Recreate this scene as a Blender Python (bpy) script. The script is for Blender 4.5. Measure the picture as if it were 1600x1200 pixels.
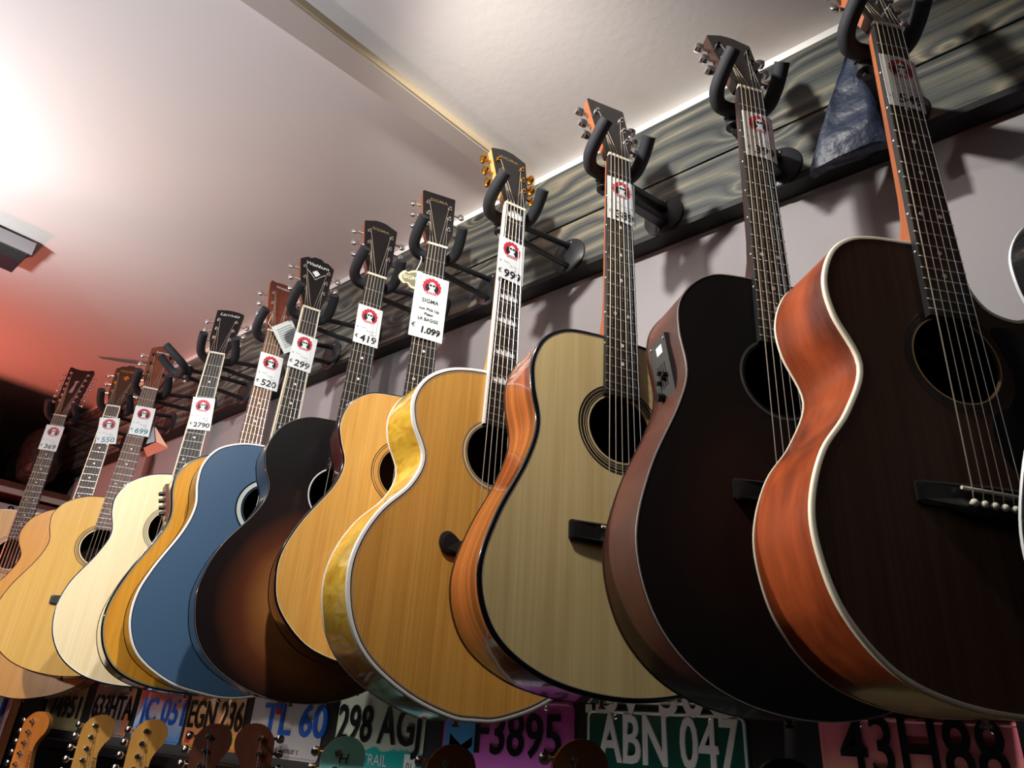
import bpy, bmesh, math, random
from mathutils import Vector, Matrix
random.seed(7)
S = bpy.context.scene
C = S.collection
for o in list(bpy.data.objects): bpy.data.objects.remove(o)
PI = math.pi

# ------------------------------------------------------------------ camera
F_PX = 1103.98
HEAD, PITCH, ROLL = math.radians(-40.995), math.radians(25.935), math.radians(3.782)
f = Vector((math.sin(HEAD)*math.cos(PITCH), math.cos(HEAD)*math.cos(PITCH), math.sin(PITCH)))
r0 = Vector((math.cos(HEAD), -math.sin(HEAD), 0)); u0 = r0.cross(f)
r_ = math.cos(ROLL)*r0 + math.sin(ROLL)*u0; u_ = -math.sin(ROLL)*r0 + math.cos(ROLL)*u0
cd = bpy.data.cameras.new('camera'); cam = bpy.data.objects.new('camera', cd); C.objects.link(cam)
cam.matrix_world = Matrix(((r_.x, u_.x, -f.x, 0), (r_.y, u_.y, -f.y, 0), (r_.z, u_.z, -f.z, 0), (0, 0, 0, 1)))
cd.sensor_fit = 'HORIZONTAL'; cd.sensor_width = 36; cd.lens = F_PX/1600*36; cd.clip_start = 0.02; cd.clip_end = 60
S.camera = cam

# ------------------------------------------------------------------ world, lights, exposure
S.view_settings.view_transform = 'Standard'; S.view_settings.look = 'None'
S.view_settings.gamma = 1; S.view_settings.use_curve_mapping = False
S.view_settings.exposure = 0.15
w = bpy.data.worlds.new('room_air'); S.world = w; w.use_nodes = True
w.node_tree.nodes['Background'].inputs[0].default_value = (0.75, 0.8, 0.9, 1)
w.node_tree.nodes['Background'].inputs[1].default_value = 0.06

def lamp(name, kind, loc, power, color, size=.03, target=None, spot=None, blend=.5):
    d = bpy.data.lights.new(name, kind); d.energy = power; d.color = color
    if kind == 'AREA': d.shape = 'DISK'; d.size = size
    else: d.shadow_soft_size = size
    if spot: d.spot_size = math.radians(spot); d.spot_blend = blend
    o = bpy.data.objects.new(name, d); C.objects.link(o); o.location = loc
    if target is not None:
        o.rotation_euler = (Vector(target)-Vector(loc)).to_track_quat('-Z', 'Y').to_euler()
    return o
lamp('guitar_key_spot', 'SPOT', (-.55, .17, 1.10), 44, (1, .95, .88), .026, (-.68, .87, .45), 126, .3)
lamp('side_spot', 'SPOT', (-1.92, -.20, .92), 84, (1, .97, .90), .03, (-.74, .66, .50), 34, .7)
lamp('ceiling_washer', 'SPOT', (-2.0, -.14, .72), 22, (.96, .98, 1), .05, (-1.9, .05, 1.21), 150, .8)
lamp('track_spot', 'SPOT', (-1.45, -.40, 1.05), 50, (1, .97, .93), .025, (-2.15, .85, .30), 82, .6)
lamp('orange_stage_light', 'SPOT', (-3.35, .0, .40), 38, (1, .22, .15), .05, (-2.75, .60, 1.21), 130, 1)
lamp('pink_ceiling_fill', 'SPOT', (-2.45, -.25, .93), 26, (1, .60, .53), .02, (-.85, .45, 1.21), 62, .8)  # added pink lamp, tints the ceiling around the rib
lamp('front_fill', 'SPOT', (-1.05, -.9, .30), 24, (1, .93, .82), .03, (-2.1, .88, -.10), 58, .7)  # added lamp, brightens the electric headstocks and the books
lamp('cool_ceiling_fill', 'SPOT', (-.55, -.95, -.75), 125, (.78, .89, 1), .12, (-.65, -.75, 1.21), 84, .8)  # added fill, evens out the ceiling and stands in for bounced light
plate_fill = lamp('plate_fill_strip', 'AREA', (-.9, .984, -.105), .32, (1, .97, .95), .02, (-.9, 1.05, -.02))  # added strip light without a fixture, brightens the plates
plate_fill.data.shape = 'RECTANGLE'; plate_fill.data.size = 3.6; plate_fill.data.size_y = .012

# ------------------------------------------------------------------ material helpers
def srgb(r, g, b):
    def c(x):
        x /= 255
        return x/12.92 if x <= .04045 else ((x+.055)/1.055)**2.4
    return (c(r), c(g), c(b), 1)
MATS = {}
def mat(name, col, rough=.5, metal=0, coat=0, bump=None, spec=.5):
    if name in MATS: return MATS[name]
    m = bpy.data.materials.new(name); m.use_nodes = True; b = m.node_tree.nodes['Principled BSDF']
    b.inputs['Base Color'].default_value = col; b.inputs['Roughness'].default_value = rough
    b.inputs['Metallic'].default_value = metal; b.inputs['Coat Weight'].default_value = coat
    b.inputs['Coat Roughness'].default_value = .06; b.inputs['Specular IOR Level'].default_value = spec
    if bump:
        nt = m.node_tree; tc = nt.nodes.new('ShaderNodeTexCoord'); n = nt.nodes.new('ShaderNodeTexNoise')
        n.inputs['Scale'].default_value = bump[0]; n.inputs['Detail'].default_value = 4
        nt.links.new(tc.outputs['Object'], n.inputs['Vector'])
        bp = nt.nodes.new('ShaderNodeBump'); bp.inputs['Strength'].default_value = bump[1]; bp.inputs['Distance'].default_value = bump[2]
        nt.links.new(n.outputs['Fac'], bp.inputs['Height']); nt.links.new(bp.outputs['Normal'], b.inputs['Normal'])
    MATS[name] = m
    return m
def nodes(m):
    nt = m.node_tree; return nt, nt.nodes['Principled BSDF'], nt.nodes.new, nt.links.new
def ramp(nt, stops):
    r = nt.nodes.new('ShaderNodeValToRGB'); el = r.color_ramp.elements
    while len(el) < len(stops): el.new(.5)
    for e, (p, c) in zip(el, stops): e.position = p; e.color = c
    return r
def wood(name, c1, c2, rough=.45, coat=0, scale=(220, 60, 5), dist=1.5, streak=.5, third=None):
    """grain along local z; c1 pale, c2 dark"""
    if name in MATS: return MATS[name]
    m = mat(name, c1, rough, 0, coat); nt, b, N, L = nodes(m)
    tc = N('ShaderNodeTexCoord'); mp = N('ShaderNodeMapping'); mp.inputs['Scale'].default_value = scale
    L(tc.outputs['Object'], mp.inputs['Vector'])
    n1 = N('ShaderNodeTexNoise'); n1.inputs['Scale'].default_value = 1; n1.inputs['Detail'].default_value = 5; n1.inputs['Distortion'].default_value = dist*.2
    L(mp.outputs['Vector'], n1.inputs['Vector'])
    mp2 = N('ShaderNodeMapping'); mp2.inputs['Scale'].default_value = (scale[0]*.12, scale[1]*.12, scale[2]*.5)
    L(tc.outputs['Object'], mp2.inputs['Vector'])
    n2 = N('ShaderNodeTexNoise'); n2.inputs['Scale'].default_value = 1; n2.inputs['Detail'].default_value = 3; n2.inputs['Distortion'].default_value = dist
    L(mp2.outputs['Vector'], n2.inputs['Vector'])
    mx = N('ShaderNodeMix'); mx.data_type = 'FLOAT'; mx.inputs[0].default_value = streak
    L(n1.outputs['Fac'], mx.inputs[2]); L(n2.outputs['Fac'], mx.inputs[3])
    st = [(.32, c2), (.68, c1)] if third is None else [(.3, c2), (.5, c1), (.72, third)]
    rp = ramp(nt, st); L(mx.outputs[0], rp.inputs[0]); L(rp.outputs['Color'], b.inputs['Base Color'])
    bp = N('ShaderNodeBump'); bp.inputs['Strength'].default_value = .06; bp.inputs['Distance'].default_value = .001
    L(n1.outputs['Fac'], bp.inputs['Height'])
    if coat < .2: L(bp.outputs['Normal'], b.inputs['Normal'])
    return m
def flame(name, c1, c2, rough=.15, coat=1):
    m = mat(name, c1, rough, 0, coat); nt, b, N, L = nodes(m)
    tc = N('ShaderNodeTexCoord'); mp = N('ShaderNodeMapping'); mp.inputs['Scale'].default_value = (26, 18, 60)
    mp.inputs['Rotation'].default_value = (.5, 0, 0)
    L(tc.outputs['Object'], mp.inputs['Vector'])
    n = N('ShaderNodeTexNoise'); n.inputs['Scale'].default_value = 1; n.inputs['Detail'].default_value = 3; n.inputs['Distortion'].default_value = 1.2
    L(mp.outputs['Vector'], n.inputs['Vector'])
    rp = ramp(nt, [(.3, c2), (.62, c1)]); L(n.outputs['Fac'], rp.inputs[0]); L(rp.outputs['Color'], b.inputs['Base Color'])
    bp = N('ShaderNodeBump'); bp.inputs['Strength'].default_value = .25; bp.inputs['Distance'].default_value = .002
    L(n.outputs['Fac'], bp.inputs['Height']); L(bp.outputs['Normal'], b.inputs['Coat Normal'])
    return m
def burst(name, stops, center, radii, rough=.3, coat=.3):
    """sunburst lacquer: colour follows elliptical distance from the belly centre"""
    m = mat(name, stops[0][1], rough, 0, coat); nt, b, N, L = nodes(m)
    tc = N('ShaderNodeTexCoord'); mp = N('ShaderNodeMapping'); mp.vector_type = 'TEXTURE'
    mp.inputs['Location'].default_value = (center[0], 0, center[1]); mp.inputs['Scale'].default_value = (radii[0], 1000, radii[1])
    L(tc.outputs['Object'], mp.inputs['Vector'])
    ln = N('ShaderNodeVectorMath'); ln.operation = 'LENGTH'; L(mp.outputs['Vector'], ln.inputs[0])
    nz = N('ShaderNodeTexNoise'); nz.inputs['Scale'].default_value = 9; L(tc.outputs['Object'], nz.inputs['Vector'])
    ad = N('ShaderNodeMath'); ad.operation = 'MULTIPLY_ADD'; ad.inputs[1].default_value = .12; L(nz.outputs['Fac'], ad.inputs[0]); L(ln.outputs['Value'], ad.inputs[2])
    rp = ramp(nt, stops); L(ad.outputs[0], rp.inputs[0]); L(rp.outputs['Color'], b.inputs['Base Color'])
    return m

BLACK = mat('black_lacquer', srgb(16, 16, 18), .3)
EBONY = mat('ebony', srgb(22, 21, 23), .42)
ROSEFB = wood('rosewood_fingerboard', srgb(70, 50, 40), srgb(42, 30, 26), .5)
BROWNFB = wood('brown_fingerboard', srgb(120, 84, 56), srgb(78, 52, 36), .5)
PAUFB = wood('reddish_fingerboard', srgb(120, 92, 84), srgb(84, 62, 58), .5)
BONE = mat('bone', srgb(232, 224, 205), .4)
CHROME = mat('chrome', (.8, .8, .8, 1), .15, 1)
GOLD = mat('gold_plate', srgb(230, 170, 70), .2, 1)
BLKMETAL = mat('black_nickel', (.06, .06, .06, 1), .25, 1)
FRET = mat('nickel_fret', (.55, .54, .53, 1), .35, 1)
PEARL = mat('pearl_inlay', srgb(225, 228, 230), .25)
CREAM = mat('cream_binding', srgb(236, 226, 202), .4)
WHITE = mat('white_binding', srgb(236, 238, 236), .35, 0, .3)
BLKBIND = mat('black_binding', srgb(14, 15, 18), .2, 0, .6)
STEEL = mat('steel_string', (.85, .84, .82, 1), .3, .85)
BRONZE = mat('bronze_string', srgb(214, 198, 176), .35, .7)
FOAM = mat('black_foam', srgb(30, 33, 40), .75, bump=(600, .2, .001))
BMETAL = mat('black_painted_steel', srgb(26, 28, 34), .42)
MAHOGNECK = wood('mahogany_neck', srgb(168, 98, 58), srgb(120, 62, 36), .4)
MAPLENECK = wood('maple_neck', srgb(226, 180, 105), srgb(200, 150, 80), .3, .4)
DARKNECK = wood('dark_neck', srgb(60, 34, 24), srgb(36, 20, 16), .4)
INSIDE = wood('shaded_inside_wood', srgb(52, 36, 26), srgb(34, 23, 17), .9)

# ------------------------------------------------------------------ mesh helpers
def link(name, me, m, parent=None, loc=None, rot=None, scale=None):
    o = bpy.data.objects.new(name, me); C.objects.link(o)
    if m is not None and len(me.materials) == 0: me.materials.append(m)
    if parent is not None: o.parent = parent
    if loc is not None: o.location = loc
    if rot is not None: o.rotation_euler = rot
    if scale is not None: o.scale = scale
    return o
class MB:
    def __init__(s): s.v = []; s.f = []; s.sm = []
    def add(s, vs, fs, smooth=False):
        k = len(s.v); s.v += [tuple(p) for p in vs]; s.f += [tuple(i+k for i in q) for q in fs]; s.sm += [smooth]*len(fs); return s
    def box(s, c, d, M=None):
        x, y, z = d[0]/2, d[1]/2, d[2]/2
        vs = [Vector((a*x, b*y, e*z)) for a in (-1, 1) for b in (-1, 1) for e in (-1, 1)]
        if M is not None: vs = [M @ p for p in vs]
        vs = [p+Vector(c) for p in vs]
        return s.add(vs, [(0, 1, 3, 2), (4, 6, 7, 5), (0, 4, 5, 1), (2, 3, 7, 6), (0, 2, 6, 4), (1, 5, 7, 3)])
    def tube(s, pts, rad, n=8, caps=True):
        pts = [Vector(p) for p in pts]; k = len(pts)
        rads = rad if isinstance(rad, (list, tuple)) else [rad]*k
        up = None; rings = []
        for i, p in enumerate(pts):
            t = (pts[min(i+1, k-1)]-pts[max(i-1, 0)]).normalized()
            if up is None:
                up = Vector((0, 0, 1)) if abs(t.z) < .9 else Vector((1, 0, 0))
            a = t.cross(up).normalized(); up = a.cross(t).normalized()
            rings.append([p + (a*math.cos(2*PI*j/n)+up*math.sin(2*PI*j/n))*rads[i] for j in range(n)])
        vs = [q for rg in rings for q in rg]; fs = []
        for i in range(k-1):
            for j in range(n):
                fs.append((i*n+j, i*n+(j+1) % n, (i+1)*n+(j+1) % n, (i+1)*n+j))
        s.add(vs, fs, True)
        if caps:
            s.add(rings[0][::-1], [tuple(range(n))]); s.add(rings[-1], [tuple(range(n))])
        return s
    def prism(s, poly, y0, y1):
        """poly in (x,z), extruded along y (y0 front, y1 back)"""
        n = len(poly)
        a = sum(poly[i][0]*poly[(i+1) % n][1]-poly[(i+1) % n][0]*poly[i][1] for i in range(n))
        if a < 0: poly = poly[::-1]
        vs = [(p[0], y0, p[1]) for p in poly]+[(p[0], y1, p[1]) for p in poly]
        s.add(vs, [tuple(range(n))]); s.add(vs, [tuple(range(2*n-1, n-1, -1))])
        return s.add(vs, [(i+n, (i+1) % n+n, (i+1) % n, i) for i in range(n)])
    def lathe(s, prof, n=16, axis='y', c=(0, 0, 0)):
        """prof: (radius, along)"""
        vs = []; k = len(prof)
        for r, h in prof:
            for j in range(n):
                a = 2*PI*j/n; x, z = r*math.cos(a), r*math.sin(a)
                p = {'y': (x, h, z), 'x': (h, x, z), 'z': (x, z, h)}[axis]
                vs.append((p[0]+c[0], p[1]+c[1], p[2]+c[2]))
        s.add(vs, [(i*n+j, i*n+(j+1) % n, (i+1)*n+(j+1) % n, (i+1)*n+j) for i in range(k-1) for j in range(n)], True)
        return s
    def annulus(s, c, r0, r1, y, n=48, yb=None):
        vs = []
        for r in (r0, r1):
            for j in range(n): a = 2*PI*j/n; vs.append((c[0]+r*math.cos(a), y, c[1]+r*math.sin(a)))
        s.add(vs, [(j, (j+1) % n, n+(j+1) % n, n+j) for j in range(n)])
        if yb is not None:
            for r, fl in ((r1, 0), (r0, 1)):
                vs = [(c[0]+r*math.cos(2*PI*j/n), yy, c[1]+r*math.sin(2*PI*j/n)) for yy in (y, yb) for j in range(n)]
                s.add(vs, [(j, (j+1) % n, n+(j+1) % n, n+j) for j in range(n)], True)
        return s
    def mesh(s, name):
        me = bpy.data.meshes.new(name); me.from_pydata(s.v, [], s.f); me.update()
        bm = bmesh.new(); bm.from_mesh(me); bmesh.ops.remove_doubles(bm, verts=bm.verts, dist=1e-6)
        bmesh.ops.recalc_face_normals(bm, faces=bm.faces)
        bm.to_mesh(me); bm.free()
        if any(s.sm):
            me.shade_smooth()
            try: me.set_sharp_from_angle(angle=math.radians(42))
            except Exception: pass
        return me
    def build(s, name, m, parent=None, loc=None, rot=None, scale=None):
        return link(name, s.mesh(name), m, parent, loc, rot, scale)
def tag(o, label, cat, group=None, kind=None):
    o['label'] = label; o['category'] = cat
    if group: o['group'] = group
    if kind: o['kind'] = kind
    return o
def struct(o): o['kind'] = 'structure'; return o
def empty(name, loc, rot=(0, 0, 0)):
    o = bpy.data.objects.new(name, None); C.objects.link(o); o.empty_display_size = .05; o.location = loc; o.rotation_euler = rot
    return o
def catmull(pts, per=8, closed=True):
    n = len(pts); out = []
    rng = range(n) if closed else range(n-1)
    for i in rng:
        if closed: p = [pts[(i-1) % n], pts[i], pts[(i+1) % n], pts[(i+2) % n]]
        else: p = [pts[max(i-1, 0)], pts[i], pts[i+1], pts[min(i+2, n-1)]]
        for k in range(per):
            t = k/per
            out.append(tuple(.5*(2*p[1][d]+(p[2][d]-p[0][d])*t+(2*p[0][d]-5*p[1][d]+4*p[2][d]-p[3][d])*t*t+(3*p[1][d]-p[0][d]-3*p[2][d]+p[3][d])*t**3) for d in range(len(p[1]))))
    if not closed: out.append(tuple(pts[-1]))
    return out
_txt = {}
def text_mesh(s, size, bold=0, shear=0, depth=0, spacing=1.0, align='CENTER', sx=1.0):
    key = (s, size, bold, shear, depth, spacing, align, sx)
    if key in _txt: return _txt[key].copy()
    cu = bpy.data.curves.new('t', 'FONT'); cu.body = s; cu.size = size; cu.align_x = align; cu.align_y = 'CENTER'
    cu.offset = bold; cu.shear = shear; cu.extrude = depth; cu.resolution_u = 3; cu.space_character = spacing
    ob = bpy.data.objects.new('t', cu); C.objects.link(ob)
    dg = bpy.context.evaluated_depsgraph_get(); dg.update()
    me = bpy.data.meshes.new_from_object(ob.evaluated_get(dg))
    bpy.data.objects.remove(ob); bpy.data.curves.remove(cu)
    me.materials.clear()
    # text plane xy -> xz, facing -y
    for v in me.vertices: x, y, z = v.co; v.co = (x*sx, -z, y)
    me.update(); _txt[key] = me
    return me.copy()
def text(name, s, size, m, parent, loc, rot=None, **k):
    me = text_mesh(s, size, **k); me.name = name
    return link(name, me, m, parent, loc, rot)

# ------------------------------------------------------------------ room shell
YW = 1.05; CZ = 1.213; FZ = -1.5
ceil_m = mat('ceiling_plaster', srgb(226, 220, 216), .9, bump=(60, .12, .003))
wall_m = mat('wall_paint', srgb(146, 142, 145), .85, bump=(60, .12, .003))
def slab(name, a, b, m):
    c = [(a[i]+b[i])/2 for i in range(3)]; d = [abs(b[i]-a[i]) for i in range(3)]
    return struct(MB().box((0, 0, 0), d).build(name, m, None, c))
wall_back = slab('wall_back', (-4.6, YW, FZ), (2.6, YW+.12, CZ), wall_m)
slab('ceiling', (-4.6, -3.2, CZ), (2.6, YW+.12, CZ+.1), ceil_m)
slab('floor', (-4.6, -3.2, FZ-.1), (2.6, YW+.12, FZ), wood('floor_boards', srgb(110, 80, 60), srgb(80, 56, 42), .4))
slab('wall_left', (-4.72, -3.2, FZ), (-4.6, YW+.12, CZ), mat('wall_left_paint', srgb(120, 112, 112), .85))
slab('wall_right', (2.6, -3.2, FZ), (2.72, YW+.12, CZ), mat('wall_right_paint', srgb(120, 112, 112), .85))
slab('wall_front', (-4.6, -3.32, FZ), (2.6, -3.2, CZ), mat('wall_front_paint', srgb(120, 112, 112), .85))
slab('trim_1', (-4.6, 1.028, 1.181), (2.6, YW, CZ), mat('white_cornice', srgb(245, 247, 246), .5))
# ceiling rib running out from the wall
def rib(name, pts_top, z0, z1, m, parent=None):
    vs = [(x, y, z) for z in (z0, z1) for x, y in pts_top]
    mb = MB().add(vs, [(0, 1, 2, 3), (7, 6, 5, 4), (0, 4, 5, 1), (1, 5, 6, 2), (2, 6, 7, 3), (3, 7, 4, 0)])
    return mb.build(name, m, parent)
def edge(x0, y0, x1, y1, y): return (x0+(x1-x0)*(y-y0)/(y1-y0), y)
ya, yb = -3.2, 1.03
rl = [edge(-1.0, .325, -.92, .912, y) for y in (ya, yb)]; rr = [edge(-.925, .383, -.88, .891, y) for y in (yb, ya)]
beam = struct(rib('trim_2', rl+rr, 1.192, CZ+.01, mat('rib_paint', srgb(190, 180, 172), .85)))
rib('edge_strip', [(rr[1][0], rr[1][1]), (rr[0][0], rr[0][1]), (rr[0][0]+.006, rr[0][1]), (rr[1][0]+.006, rr[1][1])], 1.194, CZ+.01, mat('tan_edge', srgb(188, 170, 140), .8), beam)
# stained planks on the back wall
def plank_mat():
    m = mat('stained_pine', srgb(96, 98, 94), .55); nt, b, N, L = nodes(m)
    def M_(op, a, b=None, c=None):
        n = N('ShaderNodeMath'); n.operation = op
        for k, v in enumerate((a, b, c)):
            if v is None: continue
            if isinstance(v, (int, float)): n.inputs[k].default_value = v
            else: L(v, n.inputs[k])
        return n.outputs[0]
    def NZ(scale, detail=3, dist=0):
        mp = N('ShaderNodeMapping'); mp.inputs['Scale'].default_value = scale; L(tc.outputs['Object'], mp.inputs['Vector'])
        n = N('ShaderNodeTexNoise'); n.inputs['Scale'].default_value = 1; n.inputs['Detail'].default_value = detail; n.inputs['Distortion'].default_value = dist
        L(mp.outputs['Vector'], n.inputs['Vector']); return n.outputs['Fac']
    tc = N('ShaderNodeTexCoord'); sp = N('ShaderNodeSeparateXYZ'); L(tc.outputs['Object'], sp.inputs[0])
    mk = N('ShaderNodeMapping'); mk.inputs['Scale'].default_value = (4.5, .2, 9.5); mk.inputs['Location'].default_value = (.3, 0, .35); L(tc.outputs['Object'], mk.inputs['Vector'])
    vo = N('ShaderNodeTexVoronoi'); vo.inputs['Scale'].default_value = 1; L(mk.outputs['Vector'], vo.inputs['Vector'])
    d2 = M_('MULTIPLY', vo.outputs['Distance'], vo.outputs['Distance'])
    knot = M_('EXPONENT', M_('MULTIPLY', d2, -26.0))
    low = NZ((1.3, 2, 7), 2)
    g = M_('ADD', M_('MULTIPLY', sp.outputs['Z'], 62.0), M_('MULTIPLY', low, 9.0))
    g = M_('ADD', g, M_('MULTIPLY', knot, 4.5))
    ring = M_('PINGPONG', g, 1.0)
    fine = NZ((6, 6, 260), 4); blot = NZ((3, 3, 8), 3)
    mixv = M_('ADD', M_('ADD', M_('MULTIPLY', ring, .30), M_('MULTIPLY', fine, .45)), M_('MULTIPLY', blot, .50))
    mx = N('ShaderNodeMath'); mx.operation = 'SUBTRACT'; mx.inputs[1].default_value = .12; L(mixv, mx.inputs[0])
    rp = ramp(nt, [(.30, srgb(34, 38, 41)), (.46, srgb(66, 70, 69)), (.58, srgb(90, 90, 81)), (.72, srgb(132, 125, 106))])
    L(mx.outputs[0], rp.inputs[0])
    kr = ramp(nt, [(.80, (0, 0, 0, 1)), (.97, (1, 1, 1, 1))]); L(knot, kr.inputs[0])
    m2 = N('ShaderNodeMix'); m2.data_type = 'RGBA'; m2.inputs['B'].default_value = srgb(34, 30, 28)
    L(kr.outputs['Color'], m2.inputs['Factor']); L(rp.outputs['Color'], m2.inputs['A']); L(m2.outputs['Result'], b.inputs['Base Color'])
    bp = N('ShaderNodeBump'); bp.inputs['Strength'].default_value = .2; bp.inputs['Distance'].default_value = .002
    L(mx.outputs[0], bp.inputs['Height']); L(bp.outputs['Normal'], b.inputs['Normal'])
    return m
pine = plank_mat()
wb = wall_back.location
slab('plank_shade_strip', (-4.55, 1.009, .880), (2.55, YW, .892), mat('plank_shade_black', srgb(12, 12, 14), .6))  # black strip: shade under the plank put into its colour
for z0, z1, dx in ((1.0155, 1.176, 0), (.893, 1.0105, .73)):
    for xa, xb in ((-4.55, -2.3), (-2.296, 2.55)):
        me = MB().box((0, 0, 0), (xb-xa, .04, z1-z0))
        o = me.build('plank', pine, wall_back)
        o.location = Vector(((xa+xb)/2, 1.03, (z0+z1)/2))-wb
        bv = o.modifiers.new('soft_edge', 'BEVEL'); bv.width = .002; bv.segments = 2

# ------------------------------------------------------------------ acoustic guitar builder
DREAD = [(0, -354), (40, -354), (80, -358), (116, -380), (138, -415), (140, -455), (129, -513), (143, -565), (179, -645), (199, -722), (188, -785), (152, -832), (88, -858), (0, -866)]
OUT = {
 'L': [(0, -352), (40, -352.5), (77, -354), (106, -362), (130, -384), (144, -424), (139, -466), (117, -522), (139, -577), (171, -622), (189, -675), (188, -722), (170, -775), (129, -820), (72, -842), (0, -849)],
 'K': [(0, -355), (40, -354), (82, -359), (114, -380), (135, -414), (137, -455), (129, -509), (142, -558), (180, -642), (199, -725), (182, -800), (140, -852), (80, -882), (0, -893)],
 'J': [(0, -355), (40, -355), (89, -361), (124, -385), (141, -424), (140, -465), (130, -518), (144, -574), (179, -650), (197, -718), (184, -776), (148, -815), (85, -842), (0, -852)],
 'I': [(0, -356), (40, -357), (93, -371), (133, -400), (151, -440), (146, -481), (124, -530), (138, -575), (178, -622), (203, -672), (210, -722), (196, -780), (164, -824), (104, -862), (40, -884), (0, -887)],
 'H': [(0, -353), (40, -353), (87, -359), (121, -387), (134, -429), (127, -465), (115, -503), (126, -547), (165, -610), (187, -662), (191, -705), (176, -758), (126, -808), (64, -830), (0, -838)],
 'G': [(0, -350), (40, -351), (86, -358), (127, -387), (147, -434), (141, -474), (126, -514), (140, -560), (184, -627), (203, -684), (204, -728), (186, -785), (146, -828), (75, -862), (0, -872)],
 'F': [(0, -362), (40, -363), (84, -370), (127, -393), (149, -432), (151, -474), (143, -522), (154, -576), (189, -655), (205, -712), (200, -768), (170, -818), (105, -857), (40, -872), (0, -876)],
 'D': [(0, -357), (40, -358), (80, -366), (121, -390), (145, -430), (145, -470), (131, -525), (149, -580), (188, -652), (199, -715), (186, -775), (148, -825), (85, -858), (0, -869)],
 'C': [(0, -357), (40, -358), (80, -365), (122, -390), (142, -425), (140, -460), (128, -505), (143, -558), (180, -630), (195, -690), (184, -748), (150, -795), (90, -828), (0, -842)],
}
for k in 'AEM': OUT[k] = DREAD
OUT['B'] = [(0, -356), (40, -357), (88, -371), (126, -400), (142, -440), (137, -475), (118, -517), (136, -572), (176, -630), (203, -690), (209, -745), (194, -805), (160, -852), (100, -888), (40, -904), (0, -908)]
# cutaway (treble side) of the dark brown concert guitar
CUT_R = [(30, -356), (36, -400), (54, -429), (85, -438), (112, -430), (134, -432), (144, -452), (136, -484), (118, -524)]

HEADS = {  # half outline (u, along), mirrored; from the nut up
 'square':  [(.0215, 0), (.025, .02), (.0335, .05), (.0385, .172), (.037, .176), (0, .176)],
 'peaked':  [(.0215, 0), (.025, .02), (.0335, .05), (.0405, .165), (.0395, .167), (.012, .180), (0, .181)],
 'scroll':  [(.0215, 0), (.026, .022), (.034, .05), (.0445, .158), (.042, .161), (.027, .174), (.017, .173), (.010, .180), (0, .181)],
 'round':   [(.0215, 0), (.0235, .02), (.029, .06), (.0355, .172), (.02, .179), (0, .182)],
 'gentle':  [(.0215, 0), (.025, .02), (.0325, .05), (.0375, .160), (.025, .164), (.012, .166), (0, .167)],
 'narrow':  [(.0215, 0), (.025, .02), (.033, .05), (.0375, .160), (.030, .166), (.017, .175), (0, .178)],
 'long12':  [(.0225, 0), (.026, .02), (.034, .045), (.0425, .215), (.039, .220), (.02, .214), (0, .212)],
}
TILT = math.radians(15)
_shared = {}
def shared(key, fn):
    if key not in _shared: _shared[key] = fn()
    return _shared[key]
def fret_w(n, scale=.65): return -scale*(1-2**(-n/12))
def hw_at(wz): return .0215+(.0285-.0215)*min(1, -wz/.445)

def offset_loop(loop, d):
    """move a closed 2-D loop inwards by d"""
    n = len(loop); out = []
    ar = sum(loop[i][0]*loop[(i+1) % n][1]-loop[(i+1) % n][0]*loop[i][1] for i in range(n)); sg = 1 if ar > 0 else -1
    for i in range(n):
        a, b = loop[i-1], loop[(i+1) % n]; tx, ty = b[0]-a[0], b[1]-a[1]; l = math.hypot(tx, ty) or 1
        out.append((loop[i][0]-sg*ty/l*d, loop[i][1]+sg*tx/l*d))
    return out
def sweep_ring(mb, loop, prof, yfun):
    """prof: list of (inward offset, y offset); ring swept round the loop"""
    k = len(prof); n = len(loop); rings = []
    for o_, y_ in prof:
        lp = offset_loop(loop, o_); rings.append([(lp[i][0], yfun(loop[i][1])+y_, lp[i][1]) for i in range(n)])
    vs = [p for rg in rings for p in rg]; fs = []
    for a in range(k):
        b = (a+1) % k
        for i in range(n): fs.append((a*n+i, a*n+(i+1) % n, b*n+(i+1) % n, b*n+i))
    mb.add(vs, fs, True); return mb

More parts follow.
